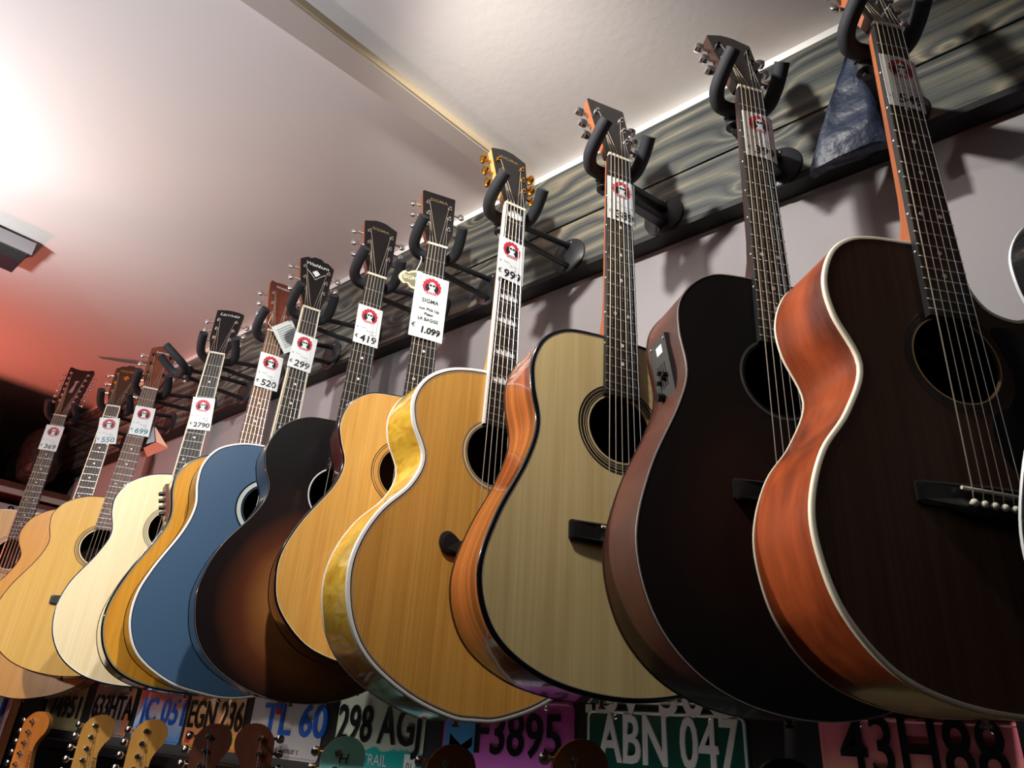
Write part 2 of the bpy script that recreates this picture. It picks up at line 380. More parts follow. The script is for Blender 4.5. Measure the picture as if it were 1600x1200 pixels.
FRONT = .008
def make_guitar(key, name, pos, psi, lean, label, top, side, bind, bw=.0035, backbind=None, neck=MAHOGNECK, fb=EBONY, fbbind=None, head='square', headcol=None,
                metal=CHROME, button='oval', inlay='dot', rosette=(), logo=None, hole=-.500, guard=None, bridge='belly', strings=6, depth=(.092, .107), purf=None, logo_col=None, cutaway=False, pickguard=False, fbend=20):
    half = [(a/1000, b/1000) for a, b in OUT[key]]
    right = half[1:-1]
    left = [(-a, b) for a, b in right][::-1]
    if cutaway:
        rt = [(a/1000, b/1000) for a, b in CUT_R]+right[7:]
    else: rt = right
    ctrl = [half[0]]+rt+[half[-1]]+left
    loop = catmull(ctrl, 6)
    Lb = -min(p[1] for p in loop)
    # root stands at the tail of the body
    Rm = Matrix.Rotation(psi, 3, 'Z') @ Matrix.Rotation(lean, 3, 'X')
    root = empty(name, Vector(pos)+Rm @ Vector((0, 0, -Lb)), (lean, 0, psi))
    tag(root, label, 'guitar', 'acoustic guitars hanging in the row on the wall')
    off = (0, 0, Lb)
    wt, wb_ = loop[0][1], -Lb
    def yb(wz): t = (wt-wz)/(wt-wb_); return FRONT+depth[0]+(depth[1]-depth[0])*t
    def yf(wz): return FRONT
    def add(mb, nm, m, parent=root, **k): return mb.build(nm, m, parent, off, **k)
    n = len(loop)
    # ---- body: sides and back
    mb = MB()
    vs = [(p[0], FRONT+.003, p[1]) for p in loop]+[(p[0], yb(p[1])-.003, p[1]) for p in loop]
    mb.add(vs, [(i, (i+1) % n, n+(i+1) % n, n+i) for i in range(n)], True)
    inl = offset_loop(loop, .02)
    vs = [(p[0], yb(p[1])-.001, p[1]) for p in loop]+[(p[0], yb(p[1])+.003, p[1]) for p in inl]
    mb.add(vs, [(i, (i+1) % n, n+(i+1) % n, n+i) for i in range(n)], True)
    mb.add(vs[n:], [tuple(range(n))])
    body = add(mb, 'body', side)
    # ---- inner lining of unfinished wood, darkened to hold the soundhole's shade
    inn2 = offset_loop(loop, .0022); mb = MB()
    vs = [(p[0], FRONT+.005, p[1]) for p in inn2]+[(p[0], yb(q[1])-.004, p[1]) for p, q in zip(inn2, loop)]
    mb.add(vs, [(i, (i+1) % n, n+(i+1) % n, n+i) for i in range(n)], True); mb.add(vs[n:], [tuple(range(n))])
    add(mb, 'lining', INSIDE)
    # ---- soundboard with hole
    bm = bmesh.new(); es = []; H = 48; HR = .050
    hl = [(HR*math.cos(2*PI*j/H), hole+HR*math.sin(2*PI*j/H)) for j in range(H)]
    for lp in (offset_loop(loop, .0008), hl):
        vv = [bm.verts.new((p[0], FRONT, p[1])) for p in lp]
        es += [bm.edges.new((vv[i], vv[(i+1) % len(vv)])) for i in range(len(vv))]
    bmesh.ops.triangle_fill(bm, edges=es, use_beauty=True, use_dissolve=False)
    for fc in bm.faces:
        if fc.normal.y > 0: fc.normal_flip()
    hole_e = [e for e in bm.edges if len(e.link_faces) == 1 and all(math.hypot(v.co.x, v.co.z-hole) < HR+.001 for v in e.verts)]
    ex = bmesh.ops.extrude_edge_only(bm, edges=hole_e)
    for v in [g for g in ex['geom'] if isinstance(g, bmesh.types.BMVert)]: v.co.y += .0035
    me = bpy.data.meshes.new('soundboard'); bm.to_mesh(me); bm.free()
    link('soundboard', me, top, root, off)
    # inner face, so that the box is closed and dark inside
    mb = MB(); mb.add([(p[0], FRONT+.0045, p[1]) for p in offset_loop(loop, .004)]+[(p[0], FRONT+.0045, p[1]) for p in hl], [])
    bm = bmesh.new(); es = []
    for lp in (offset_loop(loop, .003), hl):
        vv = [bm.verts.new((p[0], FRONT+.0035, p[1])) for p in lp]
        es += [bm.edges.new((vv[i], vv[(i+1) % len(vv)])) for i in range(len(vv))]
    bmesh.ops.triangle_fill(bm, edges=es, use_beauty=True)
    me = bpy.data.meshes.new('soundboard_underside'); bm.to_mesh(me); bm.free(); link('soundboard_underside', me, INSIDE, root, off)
    # ---- binding
    pf = [(-.0007, .0040), (-.0009, .0018), (-.0002, .0002), (.0010, -.0005), (bw, -.0004), (bw, .0030)]
    add(sweep_ring(MB(), loop, pf, yf), 'binding', bind)
    pb = [(-.0007, -.0040), (-.0009, -.0008), (.0010, .0008), (.004, .0008), (.004, -.004)]
    add(sweep_ring(MB(), loop, pb, yb), 'back_binding', backbind or bind)
    if purf is not None:
        for (a, b, pm) in purf:
            add(sweep_ring(MB(), loop, [(a, -.0003), (b, -.0003), (b, .001), (a, .001)], yf), 'purfling', pm)
    for (ra, rb_, rm) in rosette:
        add(MB().annulus((0, hole), ra, rb_, FRONT-.0003, 56, FRONT+.001), 'rosette_ring', rm)
    # ---- neck with heel
    secs = []
    for wz, dep in ((.004, .014), (-.01, .0195), (-.15, .021), (-.28, .0225), (-.315, .027), (-.335, .045), (-.350, .075), (wt+.001, .088)):
        hw = hw_at(wz)-.0006 if wz < 0 else .021
        k = 1 if dep < .03 else (1-.55*min(1, (dep-.03)/.05))
        ring = []
        for j in range(11):
            a = PI*j/10; x = hw*math.cos(a)
            yy = dep*math.sin(a)**.75
            fr = yy/dep
            x *= 1-(1-k)*fr**.5
            ring.append((x, .006+yy, wz))
        secs.append(ring)
    mb = MB(); m_ = len(secs[0]); vs = [p for s_ in secs for p in s_]
    fs = [(i*m_+j, i*m_+j+1, (i+1)*m_+j+1, (i+1)*m_+j) for i in range(len(secs)-1) for j in range(m_-1)]
    fs += [(i*m_, (i+1)*m_, (i+1)*m_+m_-1, i*m_+m_-1) for i in range(len(secs)-1)]
    mb.add(vs, fs, True); mb.add(secs[0], [tuple(range(m_))]); mb.add(secs[-1], [tuple(range(m_))])
    add(mb, 'neck', neck)
    # ---- fretboard
    we = fret_w(fbend)-.008
    def fbprism(x0, x1, y0, y1):
        ws = [0, we]
        vs = [(s*(hw_at(z)*1)+d, y, z) for z in ws for y in (y0, y1) for s, d in ((x0[0], x0[1]), (x1[0], x1[1]))]
        return MB().add(vs, [(0, 1, 3, 2), (4, 6, 7, 5), (0, 4, 5, 1), (2, 3, 7, 6), (0, 2, 6, 4), (1, 5, 7, 3)])
    board = add(fbprism((-1, 0), (1, 0), 0, .0075), 'fretboard', fb)
    if fbbind is not None:
        add(fbprism((-1, -.0006), (-1, .0022), -.0002, .0076), 'fretboard_binding', fbbind)
        add(fbprism((1, -.0022), (1, .0006), -.0002, .0076), 'fretboard_binding', fbbind)
    fm = shared('fret', lambda: MB().add([(sx, y, z) for sx in (-1, 1) for y, z in ((.0003, .0009), (-.0008, .0005), (-.0008, -.0005), (.0003, -.0009))], [(0, 1, 5, 4), (1, 2, 6, 5), (2, 3, 7, 6), (0, 3, 2, 1), (4, 5, 6, 7)]).mesh('fret'))
    for i in range(1, fbend+1):
        z = fret_w(i); link('fret', fm, FRET, root, (0, 0, Lb+z), None, (hw_at(z)+(.0004 if fbbind is None else -.001), 1, 1))
    dm = shared('dot', lambda: MB().lathe([(0, -.0003), (.0030, -.0003), (.0030, .0004)], 12).mesh('inlay'))
    sd = shared('sidedot', lambda: MB().lathe([(0, -.0004), (.0013, -.0004), (.0013, .0004)], 8, 'x').mesh('side_marker'))
    if inlay == 'dot':
        for i in (3, 5, 7, 9, 12, 15, 17):
            z = (fret_w(i)+fret_w(i-1))/2
            for x in ((-.012, .012) if i == 12 else (0,)): link('inlay', dm, PEARL, root, (x, 0, Lb+z))
    elif inlay == 'crown':
        for i in (1, 3, 5, 7, 9, 12, 15):
            z = (fret_w(i)+fret_w(i-1))/2; h = .011 if i == 1 else .0075; ww = hw_at(z)*.74
            pts = [(-ww, -h*.7), (-ww*.95, h*.35), (-ww*.68, -h*.05), (-ww*.45, h*.75), (-ww*.22, h*.1), (0, h), (ww*.22, h*.1), (ww*.45, h*.75), (ww*.68, -h*.05), (ww*.95, h*.35), (ww, -h*.7), (0, -h*.9)]
            link('inlay', MB().prism(pts, -.0003, .0005).mesh('inlay'), PEARL, root, (0, 0, Lb+z))
    for i in (3, 5, 7, 9, 12, 15):
        z = (fret_w(i)+fret_w(i-1))/2; link('side_marker', sd, PEARL, root, (-hw_at(z)-(.0006 if fbbind else 0), .004, Lb+z))
    add(MB().box((0, .0012, .0025), (.0435, .0065, .005)), 'nut', BONE)
    # ---- headstock (own tilted frame)
    ho = HEADS[head]; hp = catmull([(a, b) for a, b in ho], 3, False) if head == 'round' else ho
    poly = [(a, b) for a, b in hp]+[(-a, b) for a, b in hp[::-1] if a > 1e-6]
    hloc = (0, .002, Lb+.005); hrot = (-TILT, 0, 0)
    hb = MB().prism(poly, .0018, .0155).build('headstock', neck, root, hloc, hrot)
    ven = MB().prism(poly, 0, .002).build('headstock_face', headcol or BLACK, root, hloc, hrot)
    Hm = Matrix.Translation(Vector((0, .002, .005))) @ Matrix.Rotation(-TILT, 4, 'X')
    hl_ = max(b for a, b in ho)
    if logo:
        for (txt, size, zz, kw) in logo:
            t = text('logo', txt, size, logo_col or PEARL, ven, (kw.pop('x', 0), -.0003, zz), kw.pop('rot', None), **kw)
    # tuners
    def hwid(z):
        for (a0, b0), (a1, b1) in zip(ho, ho[1:]):
            if b0 <= z <= b1: return a0+(a1-a0)*(z-b0)/(b1-b0+1e-9)
        return ho[-2][0]
    if strings == 12: zs = [.060+i*.026 for i in range(6)]
    else: zs = [.058, .096, .134] if hl_ > .17 else [.052, .087, .122]
    pm = shared('post', lambda: MB().lathe([(0, -.0075), (.003, -.0075), (.003, -.0055), (.0024, -.004), (.003, -.0022), (.0052, -.002), (.0052, 0)], 12).mesh('tuner'))
    def mk_btn(kind):
        b = MB(); b.tube([(0, 0, 0), (.011, 0, 0)], .0022, 8)
        if kind == 'oval':
            k = [(math.sin(PI*i/6), math.cos(PI*i/6)) for i in range(7)]
            vs = []; nn = 12
            for s_, c_ in k:
                for j in range(nn): a = 2*PI*j/nn; vs.append((.016-c_*.0065, s_*math.cos(a)*.0035, s_*math.sin(a)*.0085))
            b.add(vs, [(i*nn+j, i*nn+(j+1) % nn, (i+1)*nn+(j+1) % nn, (i+1)*nn+j) for i in range(6) for j in range(nn)], True)
        elif kind == 'round':
            b.lathe([(0, .010), (.006, .010), (.0085, .012), (.0085, .016), (.006, .018), (0, .018)], 14, 'x')
        else:
            b.lathe([(0, .009), (.005, .009), (.0065, .013), (.0065, .019), (.005, .021), (0, .021)], 6, 'x')
        return b.mesh('tuner_button')
    bmz = shared('btn'+button, lambda: mk_btn(button))
    posts = []
    for sd_ in (-1, 1):
        for i, z in enumerate(zs):
            x = sd_*(hwid(z)-.0115)
            t = link('tuner', pm if metal is CHROME else pm.copy(), metal, root, hloc, hrot)
            if metal is not CHROME: t.data.materials[0] = metal
            t.location = Matrix.Translation(Vector((0, 0, Lb))) @ (Hm @ Vector((x, 0, z)))
            bt = link('tuner_button', bmz, metal, t, (sd_*.0115, .011, -.002), (0, 0, 0 if sd_ > 0 else PI), (1.2, 1.25, 1.25) if strings == 6 else (.9, .9, .9))
            posts.append((sd_, i, Hm @ Vector((x, -.004, z))))
    # ---- bridge, saddle, pins, strings
    wbz = fret_w(200)-.004
    if bridge == 'mustache':
        hp_ = catmull([(0, .013), (.03, .012), (.052, .008), (.066, .018), (.079, .014), (.082, -.002), (.072, -.014), (.058, -.016), (.035, -.016), (0, -.020)], 5, False)
    elif bridge == 'straight':
        hp_ = [(0, .0125), (.077, .0115), (.079, .009), (.079, -.012), (.077, -.0145), (0, -.0155)]
    else:
        hp_ = [(0, .0125), (.076, .0115), (.079, .009), (.079, -.009), (.076, -.012), (.045, -.014), (.025, -.022), (0, -.023)]
    poly = [(a, b+wbz) for a, b in hp_]+[(-a, b+wbz) for a, b in hp_[::-1] if a > 1e-6]
    mb = MB(); nb = len(poly); inn = [(x*.93 if abs(x) > .055 else x*.985, wbz+(z-wbz)*.8) for x, z in poly]
    def by(x): return FRONT-(.009 if abs(x) < .05 else .0055)
    vs = [(x, FRONT, z) for x, z in poly]+[(x, min(FRONT-.004, by(x)+.002), z) for x, z in poly]+[(x, by(x), z) for x, z in inn]
    mb.add(vs, [(i, (i+1) % nb, nb+(i+1) % nb, nb+i) for i in range(nb)]+[(nb+i, nb+(i+1) % nb, 2*nb+(i+1) % nb, 2*nb+i) for i in range(nb)]+[tuple(range(2*nb, 3*nb))])
    br = add(mb, 'bridge', EBONY)
    link('saddle', MB().tube([(-.036, -.0022, wbz+.0065), (.036, -.0022, wbz+.0025)], .0019, 8).mesh('saddle'), BONE, br)
    pin = shared('pin', lambda: MB().lathe([(0, -.0062), (.0022, -.0058), (.0037, -.004), (.0037, -.002), (.0024, -.0005), (.002, .003)], 12).mesh('bridge_pin'))
    xs_n = [-.0178+.0356*i/5 for i in range(6)]; xs_b = [-.027+.054*i/5 for i in range(6)]
    for i in range(6):
        if strings == 6: link('bridge_pin', pin, BONE, br, (xs_b[i], -.001, wbz-.008-.0006*i))
    def string(i, dx=0, j=None):
        sm = BRONZE if i < 4 else STEEL; rad = (.0007, .00065, .0006, .0005, .00045, .00045)[i]
        sd_ = -1 if i < 3 else 1
        k = (i if i < 3 else 5-i) if j is None else j
        p = [q for s_, ii, q in posts if s_ == sd_ and ii == k][0]
        pts = [(p.x-sd_*.003, p.y, p.z), (xs_n[i]+dx, -.0022, .004), (xs_n[i]+dx, -.0022, .001), (xs_b[i]+dx, -.0050, wbz+.0045), (xs_b[i]+dx*.8, -.003, wbz-.006-.0006*i)]
        add(MB().tube(pts, rad, 5, False), 'string', sm)
    for i in range(6):
        if strings == 12:
            k = i if i < 3 else 5-i
            string(i, -.0012, 2*k); string(i, .0012, 2*k+1)
        else: string(i)
    if pickguard:
        pg = [(.050, -.455), (.062, -.490), (.064, -.520), (.050, -.548), (.028, -.562), (.024, -.590), (.042, -.622), (.078, -.628), (.100, -.590), (.105, -.520), (.085, -.460)]
        add(MB().prism(catmull(pg, 4), FRONT-.0012, FRONT), 'pickguard', mat('pickguard_black', srgb(10, 10, 11), .12, 0, .8))
    # strap pin on the tail
    add(MB().lathe([(.003, 0), (.003, -.004), (.0055, -.005), (.0055, -.0075), (0, -.008)], 12, 'z', (0, FRONT+depth[1]*.5, -Lb)), 'strap_pin', metal)
    return root, Rm, Lb

# ---------------- finishes
W = {}
W['L_top'] = wood('dark_cedar_top', srgb(88, 62, 46), srgb(66, 44, 32), .5, 0, (420, 60, 3), .4, .5)
W['L_side'] = wood('orange_mahogany_side', srgb(166, 76, 36), srgb(74, 26, 13), .36, .2, (60, 60, 9), 1.2, .6)
W['K_top'] = burst('black_burst_top', [(.1, srgb(60, 26, 14)), (.45, srgb(36, 16, 10)), (.75, srgb(9, 6, 6)), (1.0, srgb(5, 5, 6))], (0.0, -.70), (.24, .24), .6, 0)
W['K_side'] = wood('brown_satin_side', srgb(88, 42, 30), srgb(54, 24, 17), .45, .1, (40, 40, 8), 1, .6)
W['J_top'] = wood('pale_spruce_top', srgb(228, 206, 150), srgb(198, 172, 116), .35, .3, (330, 60, 3), .5, .6)
W['J_side'] = wood('striped_mahogany_side', srgb(206, 112, 54), srgb(84, 32, 16), .22, 1, (14, 420, 2.5), .5, .85)
W['I_top'] = wood('golden_spruce_top', srgb(222, 168, 82), srgb(190, 134, 58), .3, .5, (420, 60, 3), .3, .45)
W['I_side'] = flame('flamed_maple_side', srgb(240, 200, 74), srgb(206, 150, 40))
W['H_top'] = wood('honey_spruce_top', srgb(232, 184, 100), srgb(204, 150, 72), .3, .5, (300, 60, 6), .6, .5)
W['H_side'] = wood('red_rosewood_side', srgb(112, 48, 44), srgb(60, 22, 24), .2, 1, (60, 90, 5), .8, .7)
W['G_top'] = burst('tobacco_burst_top', [(.0, srgb(200, 138, 76)), (.34, srgb(170, 110, 58)), (.56, srgb(94, 48, 28)), (.74, srgb(26, 16, 18)), (1, srgb(15, 13, 17))], (-.01, -.705), (.25, .25), .3, .4)
W['F_top'] = mat('denim_blue_lacquer', srgb(62, 92, 124), .42, 0, .15)
for k_ in ('K_top', 'L_top'): W[k_].node_tree.nodes['Principled BSDF'].inputs['Specular IOR Level'].default_value = .22
W['E_top'] = wood('amber_top', srgb(232, 168, 62), srgb(206, 136, 38), .25, .6, (200, 60, 6), .8, .5)
W['E_side'] = wood('tan_gloss_side', srgb(206, 164, 112), srgb(170, 124, 78), .15, 1, (40, 50, 6), .8, .6)
W['D_top'] = wood('white_spruce_top', srgb(246, 230, 190), srgb(228, 206, 158), .4, .15, (330, 60, 2.5), .4, .55)
W['C_top'] = wood('glossy_yellow_spruce_top', srgb(244, 200, 122), srgb(226, 176, 92), .12, 1, (330, 60, 3), .4, .5)
W['C_side'] = wood('chestnut_side', srgb(176, 88, 52), srgb(132, 56, 34), .25, .6, (40, 50, 6), .8, .6)
W['B_top'] = wood('orange_spruce_top', srgb(244, 178, 90), srgb(226, 152, 66), .3, .4, (330, 60, 3), .4, .5)
W['A_top'] = wood('peach_spruce_top', srgb(246, 206, 150), srgb(228, 182, 120), .3, .4, (330, 60, 3), .4, .5)
BLKSIDE = mat('black_gloss_side', srgb(20, 20, 23), .22, 0, .6)
GREYEDGE = mat('worn_pale_edge', srgb(150, 146, 142), .4)
BRNBIND = mat('brown_binding', srgb(70, 36, 22), .3)
CHR = [(.0515, .0535, EBONY), (.057, .0585, EBONY), (.0605, .0625, EBONY)]
def rings(*a): return [(x, y, m) for x, y, m in a]
R_ = math.radians
INFO = {}
def G(key, name, pos, psi, lean, label, **k):
    root, Rm, Lb = make_guitar(key, name, pos, psi, lean, label, **k); INFO[key] = (Vector(pos), Rm, root, Lb, psi)
SIG = lambda sz=.0135, z=.15: [('SIGMA', sz, z, dict(bold=.0001, spacing=1.1))]
dim_gold = mat('faded_gold_print', srgb(120, 104, 72), .4)
WASH = lambda: [('Washburn', .0165, .152, dict(shear=.25, spacing=.85)), ]
G('A', 'twelve_string_guitar', (-2.8355, .7533, .9295), .9786, .031, 'peach natural top twelve-string guitar with long dark headstock, leftmost of the row',
  top=W['A_top'], side=W['C_side'], bind=CREAM, fb=ROSEFB, head='long12', strings=12, fbend=20, rosette=rings((.0505, .053, CREAM), (.054, .0625, mat('pink_rosette', srgb(205, 160, 140), .5)), (.064, .0655, EBONY)), headcol=mat('dark_plum_face', srgb(36, 24, 26), .3), neck=DARKNECK)
G('B', 'acoustic_guitar', (-2.4781, .8002, .8995), .9356, 0, 'orange natural top acoustic guitar with brown scrolled headstock and gold diamond inlay',
  top=W['B_top'], side=W['C_side'], bind=BRNBIND, bw=.0018, fb=ROSEFB, fbbind=CREAM, head='scroll', metal=GOLD, logo=WASH(), logo_col=GOLD, headcol=mat('dark_walnut_face', srgb(60, 36, 26), .3))
G('C', 'acoustic_guitar', (-2.2013, .7974, .8937), 1.1161, -.019, 'glossy yellow natural acoustic guitar with reddish fingerboard and chestnut sides',
  top=W['C_top'], side=W['C_side'], bind=BRNBIND, bw=.0016, fb=PAUFB, head='narrow', metal=BLKMETAL, headcol=mat('red_brown_face', srgb(110, 56, 38), .3), logo=[('Larrivée', .012, .15, dict(shear=.3))],
  rosette=rings((.0505, .0525, CREAM), (.0535, .056, EBONY), (.058, .0595, EBONY), (.062, .064, EBONY)))
G('D', 'acoustic_guitar', (-1.8059, .7976, .9019), .9752, .0208, 'pale white spruce acoustic guitar with black rounded headstock and bound neck',
  top=W['D_top'], side=BLKSIDE, bind=BLKBIND, bw=.0022, backbind=WHITE, purf=[(.0022, .004, WHITE)], fb=EBONY, fbbind=CREAM, head='gentle', logo=[('Larrivée', .0165, .148, dict(shear=.3))],
  rosette=rings((.0525, .054, EBONY), (.0555, .0595, mat('grey_green_ring', srgb(150, 156, 130), .4)), (.0605, .062, EBONY)))
G('E', 'acoustic_guitar', (-1.533, .812, .890), 1.2566, -.018, 'amber yellow acoustic guitar with black edge and mahogany headstock half hidden behind blue guitar',
  top=W['E_top'], side=W['E_side'], bind=BLKBIND, bw=.0026, fb=BROWNFB, head='round', headcol=wood('mahogany_face', srgb(120, 60, 40), srgb(84, 40, 28), .35), purf=[(.0026, .0055, mat('grey_purfling', srgb(150, 140, 110), .4))], logo=[('Walden', .012, .163, dict(shear=.2))])
G('F', 'acoustic_guitar', (-1.3627, .799, .8949), 1.2496, .014, 'denim blue acoustic guitar with white binding and white soundhole ring',
  top=W['F_top'], side=BLKSIDE, bind=WHITE, bw=.0030, backbind=BLKBIND, fb=EBONY, fbbind=CREAM, head='scroll', logo=WASH(), purf=[(.0030, .0042, BLKBIND)],
  rosette=rings((.051, .0535, BLKBIND), (.0545, .0625, mat('pearl_ring', srgb(196, 200, 196), .3)), (.0635, .066, BLKBIND)))
G('G', 'acoustic_guitar', (-1.1087, .7914, .8882), 1.1921, .0344, 'dark tobacco sunburst acoustic guitar with thin white edge and single white soundhole ring',
  top=W['G_top'], side=BLKSIDE, bind=BLKBIND, bw=.0014, purf=[(.0002, .0012, GREYEDGE)], fb=EBONY, head='peaked', logo=SIG(), logo_col=dim_gold, rosette=rings((.052, .0545, WHITE),))
G('H', 'acoustic_guitar', (-.9351, .8065, .9059), 1.0869, .0084, 'honey natural acoustic guitar with red rosewood sides and dark edge',
  top=W['H_top'], side=W['H_side'], bind=BLKBIND, bw=.0024, purf=[(.0024, .0034, CREAM)], fb=EBONY, head='square', logo=SIG(), logo_col=dim_gold,
  rosette=rings((.0515, .0530, EBONY), (.0545, .0585, mat('tan_ring', srgb(196, 150, 88), .4)), (.0600, .0612, EBONY), (.0635, .065, EBONY)))
G('I', 'jumbo_guitar', (-.7097, .7928, .8914), 1.2282, .0009, 'golden jumbo acoustic guitar with flamed yellow maple sides and crown inlays',
  top=W['I_top'], side=W['I_side'], bind=WHITE, bw=.0045, purf=[(.0045, .0060, BLKBIND), (.0072, .0084, GREYEDGE)], neck=MAPLENECK, fb=EBONY, fbbind=WHITE, inlay='crown', head='peaked', metal=GOLD, button='round', bridge='mustache', logo=SIG(), logo_col=dim_gold,
  rosette=rings((.0505, .0535, mat('grey_ring', srgb(120, 116, 104), .4)), (.0545, .0555, CREAM), (.0575, .0595, mat('grey_ring', srgb(120, 116, 104), .4))), depth=(.100, .115))
G('J', 'dreadnought_guitar', (-.4812, .7954, .8879), 1.0974, -.0069, 'pale spruce dreadnought guitar with glossy striped mahogany sides and black edge',
  top=W['J_top'], side=W['J_side'], bind=BLKBIND, bw=.0048, purf=[(.0048, .0058, GREYEDGE)], fb=EBONY, head='square', bridge='straight', button='hex',
  rosette=rings((.0505, .0525, mat('pale_ring', srgb(206, 190, 150), .4)), (.0535, .0550, EBONY), (.0565, .0585, EBONY), (.0600, .0635, EBONY), (.0650, .0675, EBONY)))
G('K', 'dreadnought_guitar', (-.2553, .815, .918), .930, .008, 'black burst dreadnought guitar with brown satin sides and preamp panel',
  top=W['K_top'], side=W['K_side'], bind=DARKNECK, bw=.0010, purf=[(-.0006, .0008, GREYEDGE)], backbind=DARKNECK, fb=EBONY, head='peaked', metal=BLKMETAL, neck=DARKNECK, bridge='straight', button='hex', depth=(.096, .106), rosette=rings((.0535, .0548, mat('dim_grey_ring', srgb(96, 94, 92), .4)), (.0556, .0563, mat('dim_grey_ring', srgb(96, 94, 92), .4))))
G('L', 'cutaway_guitar', (-.0568, .7895, .8808), .859, .0239, 'dark brown cutaway acoustic guitar with orange mahogany sides and cream binding',
  top=W['L_top'], side=W['L_side'], bind=CREAM, bw=.0042, fb=EBONY, head='square', bridge='belly', cutaway=True, pickguard=True, depth=(.104, .117),
  rosette=rings((.0505, .0520, mat('tan_lip', srgb(190, 150, 100), .5)), (.053, .0545, EBONY), (.0560, .0580, EBONY), (.0605, .0625, EBONY)))
G('M', 'acoustic_guitar', (.1675, .80, .89), .7505, 0, 'black gloss acoustic guitar with bright white binding at the right edge',
  top=BLACK, side=BLKSIDE, bind=WHITE, bw=.005, fb=EBONY, head='square')

def world_pt(key, u, n, wz):
    pos, Rm, *_ = INFO[key]; return pos+Rm @ Vector((u, -n, wz))

# Washburn style diamond inlay on the two scrolled headstocks
for k, m in (('B', GOLD), ('F', PEARL)):
    ven = [c for c in INFO[k][2].children if c.name.startswith('headstock_face')][0]
    MB().prism([(0, .134), (.010, .124), (0, .110), (-.010, .124)], -.0005, .0005).build('diamond_inlay', m, ven)
    mb = MB(); mb.tube([(-.024, -.0002, .128), (-.012, -.0002, .116), (0, -.0002, .100), (.012, -.0002, .116), (.024, -.0002, .128)], .0008, 5)
    mb.build('scroll_inlay', m, ven)
ven = [c for c in INFO['A'][2].children if c.name.startswith('headstock_face')][0]
MB().prism(catmull([(-.003, .105), (.003, .105), (.004, .15), (.010, .156), (.004, .160), (-.005, .156), (-.003, .14), (-.009, .108), (-.004, .100)], 3), -.0004, .0005).build('script_inlay', mat('pale_pink_inlay', srgb(190, 160, 160), .3), ven)

# preamp panels in the sides
def side_frame(key, w0):
    """point on the bass side outline at height w0, with tangent"""
    half = [(a/1000, b/1000) for a, b in OUT[key]]
    lp = catmull([half[0]]+half[1:-1]+[half[-1]]+[(-a, b) for a, b in half[1:-1]][::-1], 6)
    c = [p for p in lp if p[0] < 0 and p[1] > -.60]; c.sort(key=lambda p: abs(p[1]-w0)); p = c[0]; i = lp.index(p)
    a, b = lp[i-1], lp[(i+1) % len(lp)]; t = Vector((b[0]-a[0], 0, b[1]-a[1])).normalized()
    if t.z < 0: t = -t
    return Vector((p[0], 0, p[1])), t
def preamp(key, w0, ln, wd, m, knobs):
    pos, Rm, root, Lb, psi = INFO[key]
    p, t = side_frame(key, w0); nrm = Vector((-t.z, 0, t.x))
    if nrm.x > 0: nrm = -nrm
    e = bpy.data.objects.new('preamp_panel', None)
    M = Matrix((( t.x, 0, nrm.x), (0, 1, 0), (t.z, 0, nrm.z))).transposed().transposed()
    # local frame: X along tangent, Y depth, Z outward
    mb = MB(); c = Vector((p.x, FRONT+.052, p.z))
    def T(x, y, z): return c+t*x+Vector((0, y, 0))+nrm*z
    def bx(mb, c0, d):
        vs = [T(c0[0]+a*d[0]/2, c0[1]+b*d[1]/2, c0[2]+q*d[2]/2) for a in (-1, 1) for b in (-1, 1) for q in (-1, 1)]
        mb.add(vs, [(0, 1, 3, 2), (4, 6, 7, 5), (0, 4, 5, 1), (2, 3, 7, 6), (0, 2, 6, 4), (1, 5, 7, 3)])
    bx(mb, (0, 0, .003), (ln, wd, .007))
    pan = mb.build('preamp_panel', m, root, (0, 0, Lb))
    if knobs == 'slider':
        for yy in (-.012, -.004, .004, .012):
            s_ = MB(); bx(s_, (-.004, yy*.8, .0068), (.032, .0018, .001)); s_.build('slider_slot', EBONY, pan)
            s_ = MB(); bx(s_, (random.uniform(-.012, .008), yy*.8, .0095), (.004, .005, .006)); s_.build('slider', BLACK, pan)
        s_ = MB(); q0 = T(-.030, .010, .006); q1 = T(-.030, .010, .016); s_.tube([q0, q1], .006, 12); s_.build('knob', BLACK, pan)
        s_ = MB(); bx(s_, (.031, -.004, .0068), (.012, .016, .0006)); s_.build('logo', PEARL, pan)
        for xx in (-.042, .042):
            for yy in (-.019, .019):
                s_ = MB(); s_.tube([T(xx, yy, .006), T(xx, yy, .0075)], .002, 8); s_.build('screw', CHROME, pan)
    else:
        for xx in (.022, .006, -.010, -.024):
            s_ = MB(); s_.tube([T(xx, .006, .006), T(xx, .006, .017)], [.0055, .0045], 12); s_.build('knob', BLACK, pan)
preamp('K', -.487, .096, .048, mat('matte_black_plastic', srgb(44, 44, 46), .45), 'slider')
preamp('E', -.470, .078, .042, mat('brown_plate', srgb(96, 60, 52), .3), 'knob')

